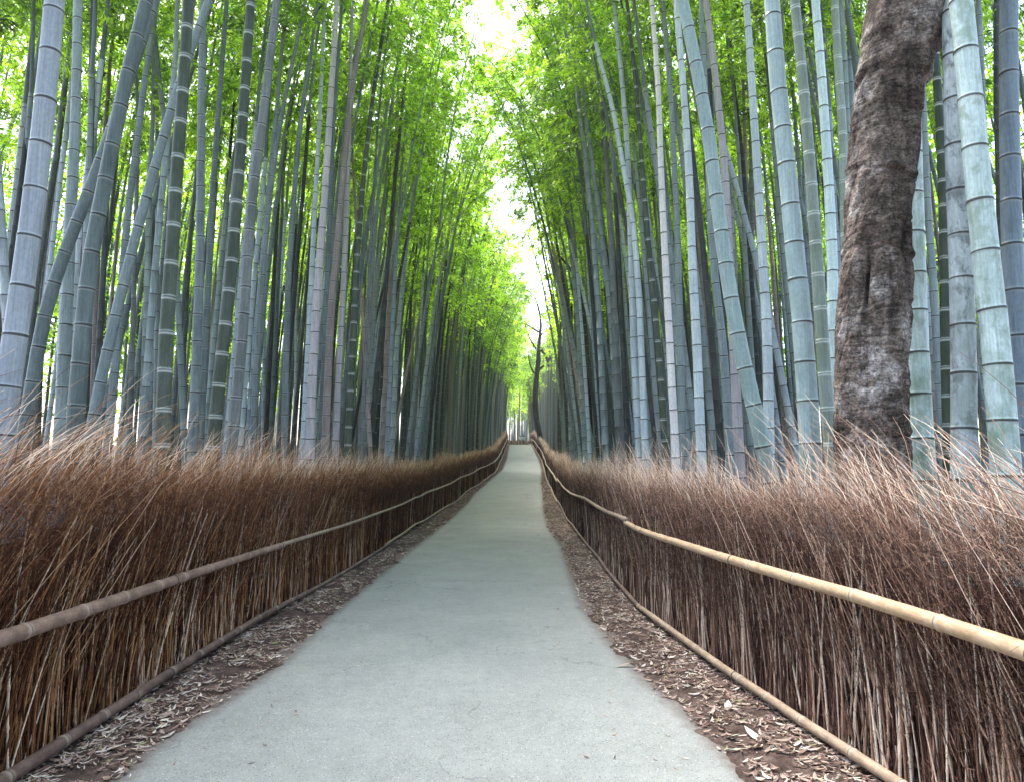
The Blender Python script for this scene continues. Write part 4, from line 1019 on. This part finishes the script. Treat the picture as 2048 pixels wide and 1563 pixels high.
bl = [([(1.28, 0, 8.3), (1.6, .3, 9.5), (2.2, .6, 11.2), (2.4, .7, 12.8)], .18, .04),
      ([(1.15, 0, 7.9), (.8, .5, 9.3), (.2, 1.0, 10.6), (-.4, 1.2, 11.6)], .13, .03),
      ([(1.2, 0, 8.2), (1.8, -.7, 9.4), (2.3, -1.4, 10.6)], .12, .03)]
limbs(bl, BARK, bt, 'branches')
r2 = np.random.default_rng(3); pts = []
for p_, _, _ in bl:
    for _ in range(9): pts.append(np.array(p_[-1]) + r2.standard_normal(3) * [.9, .9, .7])
pts = np.array(pts); pts = np.repeat(pts, 150, 0) + r2.standard_normal((len(pts) * 150, 3)) * .33
V, Q = leaves(pts, r2.standard_normal(pts.shape), .11, .05, r2)
link('crown', mesh_np('crown', V, Q, DLEAF, {'rnd': np.repeat(r2.random(len(pts)), 4)}, smooth=False), bt)

# ---------------------------------------------------------------- dark bare tree far down on the right
Y0, SC = 80.0, 80.0 / 69.0
dt = thing('tree', "dark bare crooked tree far down the path on the right", 'tree', (2.85 * SC, Y0, float(G(Y0))))
def rel(l, y=Y0, gx=2.85, g=None):
    g = float(G(y)) if g is None else g
    return [((a - gx) * SC, .25 * math.sin(i * 1.7) if i else 0, 1.6 + (b - 1.6) * SC - g) for i, (a, b) in enumerate(l)]
T0 = [(3.12, 4.0), (2.78, 5.75), (2.47, 7.28), (2.28, 8.52), (2.28, 9.81), (2.37, 10.97), (2.49, 12.27), (2.65, 13.54)]
T1 = [(2.65, 13.54), (2.65, 14.6), (2.76, 15.62), (2.92, 16.95), (2.85, 17.98), (2.67, 18.91), (2.33, 19.94)]
p0 = rel(T0); limbs([([(a, 0, c) for a, b, c in p0], .34, .29)], BARK_DARK, dt, 'trunk', 10)
p1 = [(a, 0, c) for a, b, c in rel(T1)]
bs = [(p1, .29, .08)]
for l, ra, rb in [([(2.66,16.39),(2.4,16.6),(1.76,16.95),(1.36,17.21),(.35,17.31),(-.3,17.57)], .12, .03), ([(2.4,14.65),(1.76,15.78),(1.36,16.95),(1.31,17.72)], .09, .03),
              ([(2.22,12.17),(1.8,13.03),(1.6,14.3)], .09, .03), ([(2.9,14.6),(3.55,13.69),(3.64,12.88)], .14, .09), ([(3.6,13.54),(4.3,14.15)], .12, .06),
              ([(2.5,12.0),(2.74,12.63),(3.19,12.98)], .14, .08), ([(2.91,16.08),(3.42,16.49),(4.17,17.06)], .08, .03), ([(2.92,17.98),(3.13,19.58),(3.14,20.2)], .05, .02),
              ([(2.66,16.59),(2.12,17.98),(1.87,19.17)], .07, .02), ([(2.67,18.5),(2.43,19.68),(2.02,20.51)], .05, .02), ([(1.36,17.21),(1.1,18.0)], .03, .015), ([(3.42,16.49),(3.9,18.2)], .04, .015), ([(2.85,17.6),(3.6,18.8),(4.0,19.9)], .04, .015)]:
    q_ = rel(l); bs.append(([(q_[0][0], 0, q_[0][2])] + q_[1:], ra * 1.2, rb * 1.5))
limbs(bs, BARK_DARK, dt, 'branches', 6)
r2 = np.random.default_rng(4)
pts = np.array([(1.3, 0, 11.2), (.9, .2, 11.8), (1.6, 0, 10.6), (.5, 0, 11.1)]) + np.array([-1.2, 0, 1.4])
pts = np.repeat(pts, 130, 0) + r2.standard_normal((520, 3)) * [.55, .4, .45]
V, Q = leaves(pts, r2.standard_normal(pts.shape), .2, .09, r2)
link('crown', mesh_np('crown', V, Q, DLEAF, {'rnd': np.repeat(r2.random(len(pts)), 4)}, smooth=False), dt)

g_ = float(G(140)); sn = thing('tree', "pale olive broken trunk beside the dark bare tree at the path's end", 'tree', (4.15, 140.0, g_))
sn_p = [(4.2, g_ - .2), (3.95, 9.6), (3.65, 14.6), (3.55, 18.3), (3.15, 20.6), (3.5, 22.4), (3.9, 23.2)]
limbs([([(a - 4.15, 0, b_ - g_) for a, b_ in sn_p], .55, .32)], BARK_PALE, sn, 'trunk', 9)
limbs([([(-.75, 0, 12.6), (-.4, .2, 13.6), (.2, .3, 14.6)], .14, .06)], BARK_PALE, sn, 'branch', 6)
g_ = float(G(152.5)); th_ = thing('tree', "slender straight brown tree beyond the far fence behind the walkers", 'tree', (1.5, 152.5, g_))
limbs([([(0, 0, -.2), (.02, 0, 5.3), (.2, 0, 10), (.3, 0, 15)], .28, .08)], BARK_PALE, th_, 'trunk', 8)
r2 = np.random.default_rng(8); pts = np.repeat(np.stack([.3 + r2.standard_normal(18) * 1.2, r2.standard_normal(18), 8 + 8 * r2.random(18)], -1), 40, 0) + r2.standard_normal((720, 3)) * .5
V, Q = leaves(pts, r2.standard_normal(pts.shape), .4, .16, r2)
link('crown', mesh_np('crown', V, Q, LEAF, {'rnd': np.repeat(r2.random(len(pts)), 4)}, smooth=False), th_)

dk = thing('tree', "black sinuous leafless trunk weaving between the right-hand bamboo", 'tree', (2.85, 25.0, float(G(25))))
g_ = float(G(25))
dp = [(2.84, g_ - .1), (2.82, 3.03), (2.8, 4.47), (2.71, 5.74), (2.73, 7.03), (2.58, 7.78), (2.48, 8.62), (2.32, 9.1), (2.1, 9.38), (1.86, 9.76), (1.53, 9.97)]
limbs([([(a - 2.85, 0, b - g_) for a, b in dp], .10, .03)], BARK_DARK, dk, 'trunk', 10)
iv = thing('tree', "dark thin trunk flecked with small pale ivy leaves near the right fence", 'tree', (2.5, 29.0, float(G(29))))
limbs([([(0, 0, -.1), (.03, 0, 2.5), (-.02, 0, 5), (.02, 0, 8.5)], .085, .04)], BARK_DARK, iv, 'trunk', 8)
pts = np.stack([r2.standard_normal(150) * .07, r2.standard_normal(150) * .07 - .06, 1.2 + 5.5 * r2.random(150)], -1)
V, Q = leaves(pts, r2.standard_normal(pts.shape), .07, .05, r2)
link('ivy', mesh_np('ivy', V, Q, LITTER, {'rnd': np.full(len(V), .9)}, smooth=False), iv)

# ---------------------------------------------------------------- thin haze, added for the pale glow down the path
hm = bpy.data.materials.new('haze'); hm.use_nodes = True; ht = hm.node_tree; ht.nodes.clear()
ho = ht.nodes.new('ShaderNodeOutputMaterial'); hv_ = ht.nodes.new('ShaderNodeVolumePrincipled')
hv_.inputs['Color'].default_value = (.93, .97, .95, 1); hv_.inputs['Density'].default_value = .0007; hv_.inputs['Anisotropy'].default_value = .3
ht.links.new(hv_.outputs[0], ho.inputs['Volume'])
x0_, x1_, y0_, y1_, z0_, z1_ = -410, 410, -310, 510, -1.2, 48
bv = np.array([(x, y, z) for z in (z0_, z1_) for x, y in ((x0_, y0_), (x1_, y0_), (x1_, y1_), (x0_, y1_))], float)
o = link('haze', mesh_np('haze', bv, [(3, 2, 1, 0), (4, 5, 6, 7), (0, 1, 5, 4), (1, 2, 6, 5), (2, 3, 7, 6), (3, 0, 4, 7)], hm, smooth=False)); tag(o, kind='stuff')

# ---------------------------------------------------------------- the two walkers
def flat(name, col, rough=.8):
    m = Mat(name, rough, .2); f = m.noise(m.obj(), 30, 3)
    m.color(m.mix(.25, col, m.ramp(f, [(.3, .7), (.7, 1.2)]), 'MULTIPLY')); return m.m
SKIN = flat('skin', (.52, .36, .28)); HAIR = flat('hair', (.02, .016, .014)); WHITE = flat('white_cotton', (.78, .79, .82)); NAVY = flat('dark_trousers', (.03, .033, .045)); GREY = flat('grey_trousers', (.12, .12, .14)); BAG = flat('backpack_cloth', (.05, .055, .07))
def skin_obj(name, verts, edges, radii, mat, parent, root=0, lv=1):
    me = bpy.data.meshes.new(name); me.from_pydata(verts, edges, []); me.update()
    o = link(name, me, parent)
    sk = o.modifiers.new('skin', 'SKIN'); sk.use_smooth_shade = True
    if not me.skin_vertices: me.skin_vertices.new(name='')
    for i, rr_ in enumerate(radii):
        me.skin_vertices[0].data[i].radius = rr_ if isinstance(rr_, tuple) else (rr_, rr_)
        me.skin_vertices[0].data[i].use_root = (i == root)
    sb = o.modifiers.new('sub', 'SUBSURF'); sb.levels = lv; sb.render_levels = lv
    me.materials.append(mat); return o
def ellipsoid(name, c, rad, mat, parent, nu=14, nv=10):
    u = np.linspace(0, 2*np.pi, nu, endpoint=False); v = np.linspace(-np.pi/2*.98, np.pi/2*.98, nv)
    U_, V_ = np.meshgrid(u, v)
    Vv = np.stack([c[0] + rad[0]*np.cos(V_)*np.cos(U_), c[1] + rad[1]*np.cos(V_)*np.sin(U_), c[2] + rad[2]*np.sin(V_)], -1)
    idx = np.arange(nu*nv).reshape(nv, nu); nx = np.roll(idx, -1, 1)
    return link(name, mesh_np(name, Vv, np.stack([idx[:-1], nx[:-1], nx[1:], idx[1:]], -1), mat), parent)
def walker(loc, rz, label, stride, trousers, bag):
    p_ = thing('person', label, 'person', loc, rz, 'walkers at the far end of the path'); p_.scale = (1.08, 1.08, 1.08)
    s_ = stride
    vs_ = [(0,0,.93),(0,0,1.12),(0,0,1.36),(0,0,1.46),(0,.01,1.53),(0,.02,1.60),(0,.02,1.67),
          (.17,0,1.38),(.21,-.02*s_,1.12),(.20,.06*s_,.88),(.20,.09*s_,.80),
          (-.17,0,1.38),(-.21,.03*s_,1.12),(-.20,-.05*s_,.88),(-.20,-.07*s_,.80),
          (.09,0,.88),(.10,.13*s_,.50),(.10,.10*s_,.08),(.10,.22*s_,.03),
          (-.09,0,.88),(-.10,-.05*s_,.50),(-.10,-.24*s_,.10),(-.10,-.14*s_,.03)]
    ed = [(0,1),(1,2),(2,3),(3,4),(4,5),(5,6),(2,7),(7,8),(8,9),(9,10),(2,11),(11,12),(12,13),(13,14),(0,15),(15,16),(16,17),(17,18),(0,19),(19,20),(20,21),(21,22)]
    ra = [(.14,.10),(.13,.09),(.15,.10),.055,.06,.09,.075,.06,.042,.032,.03,.06,.042,.032,.03,.085,.06,.04,.035,.085,.06,.04,.035]
    skin_obj('body', vs_, ed, ra, SKIN, p_)
    skin_obj('shirt', [vs_[i] for i in (0,1,2,7,8,11,12)] + [(0,0,1.43)], [(0,1),(1,2),(2,3),(3,4),(2,5),(5,6),(2,7)], [(.17,.125),(.155,.115),(.17,.12),.075,.06,.075,.06,.07], WHITE, p_)
    skin_obj('trousers', [(0,0,.98)] + [vs_[i] for i in (0,15,16,17,19,20,21)], [(0,1),(1,2),(2,3),(3,4),(1,5),(5,6),(6,7)], [(.15,.115),(.155,.12),.10,.08,.06,.10,.08,.06], trousers, p_)
    ellipsoid('hair', (0, -.012, 1.655), (.098, .108, .10), HAIR, p_)
    if bag:
        b_ = skin_obj('backpack', [(0,-.19,1.08),(0,-.20,1.22),(0,-.17,1.38)], [(0,1),(1,2)], [(.15,.09),(.16,.10),(.12,.07)], BAG, p_)
gp = float(G(143)) + .02
walker((1.68, 143, gp), 0.1, "left walker in white top and grey trousers at the path's end", .8, GREY, False)
walker((2.33, 143.4, gp), -.1, "right walker in white shirt with dark backpack and dark trousers", 1.0, NAVY, True)
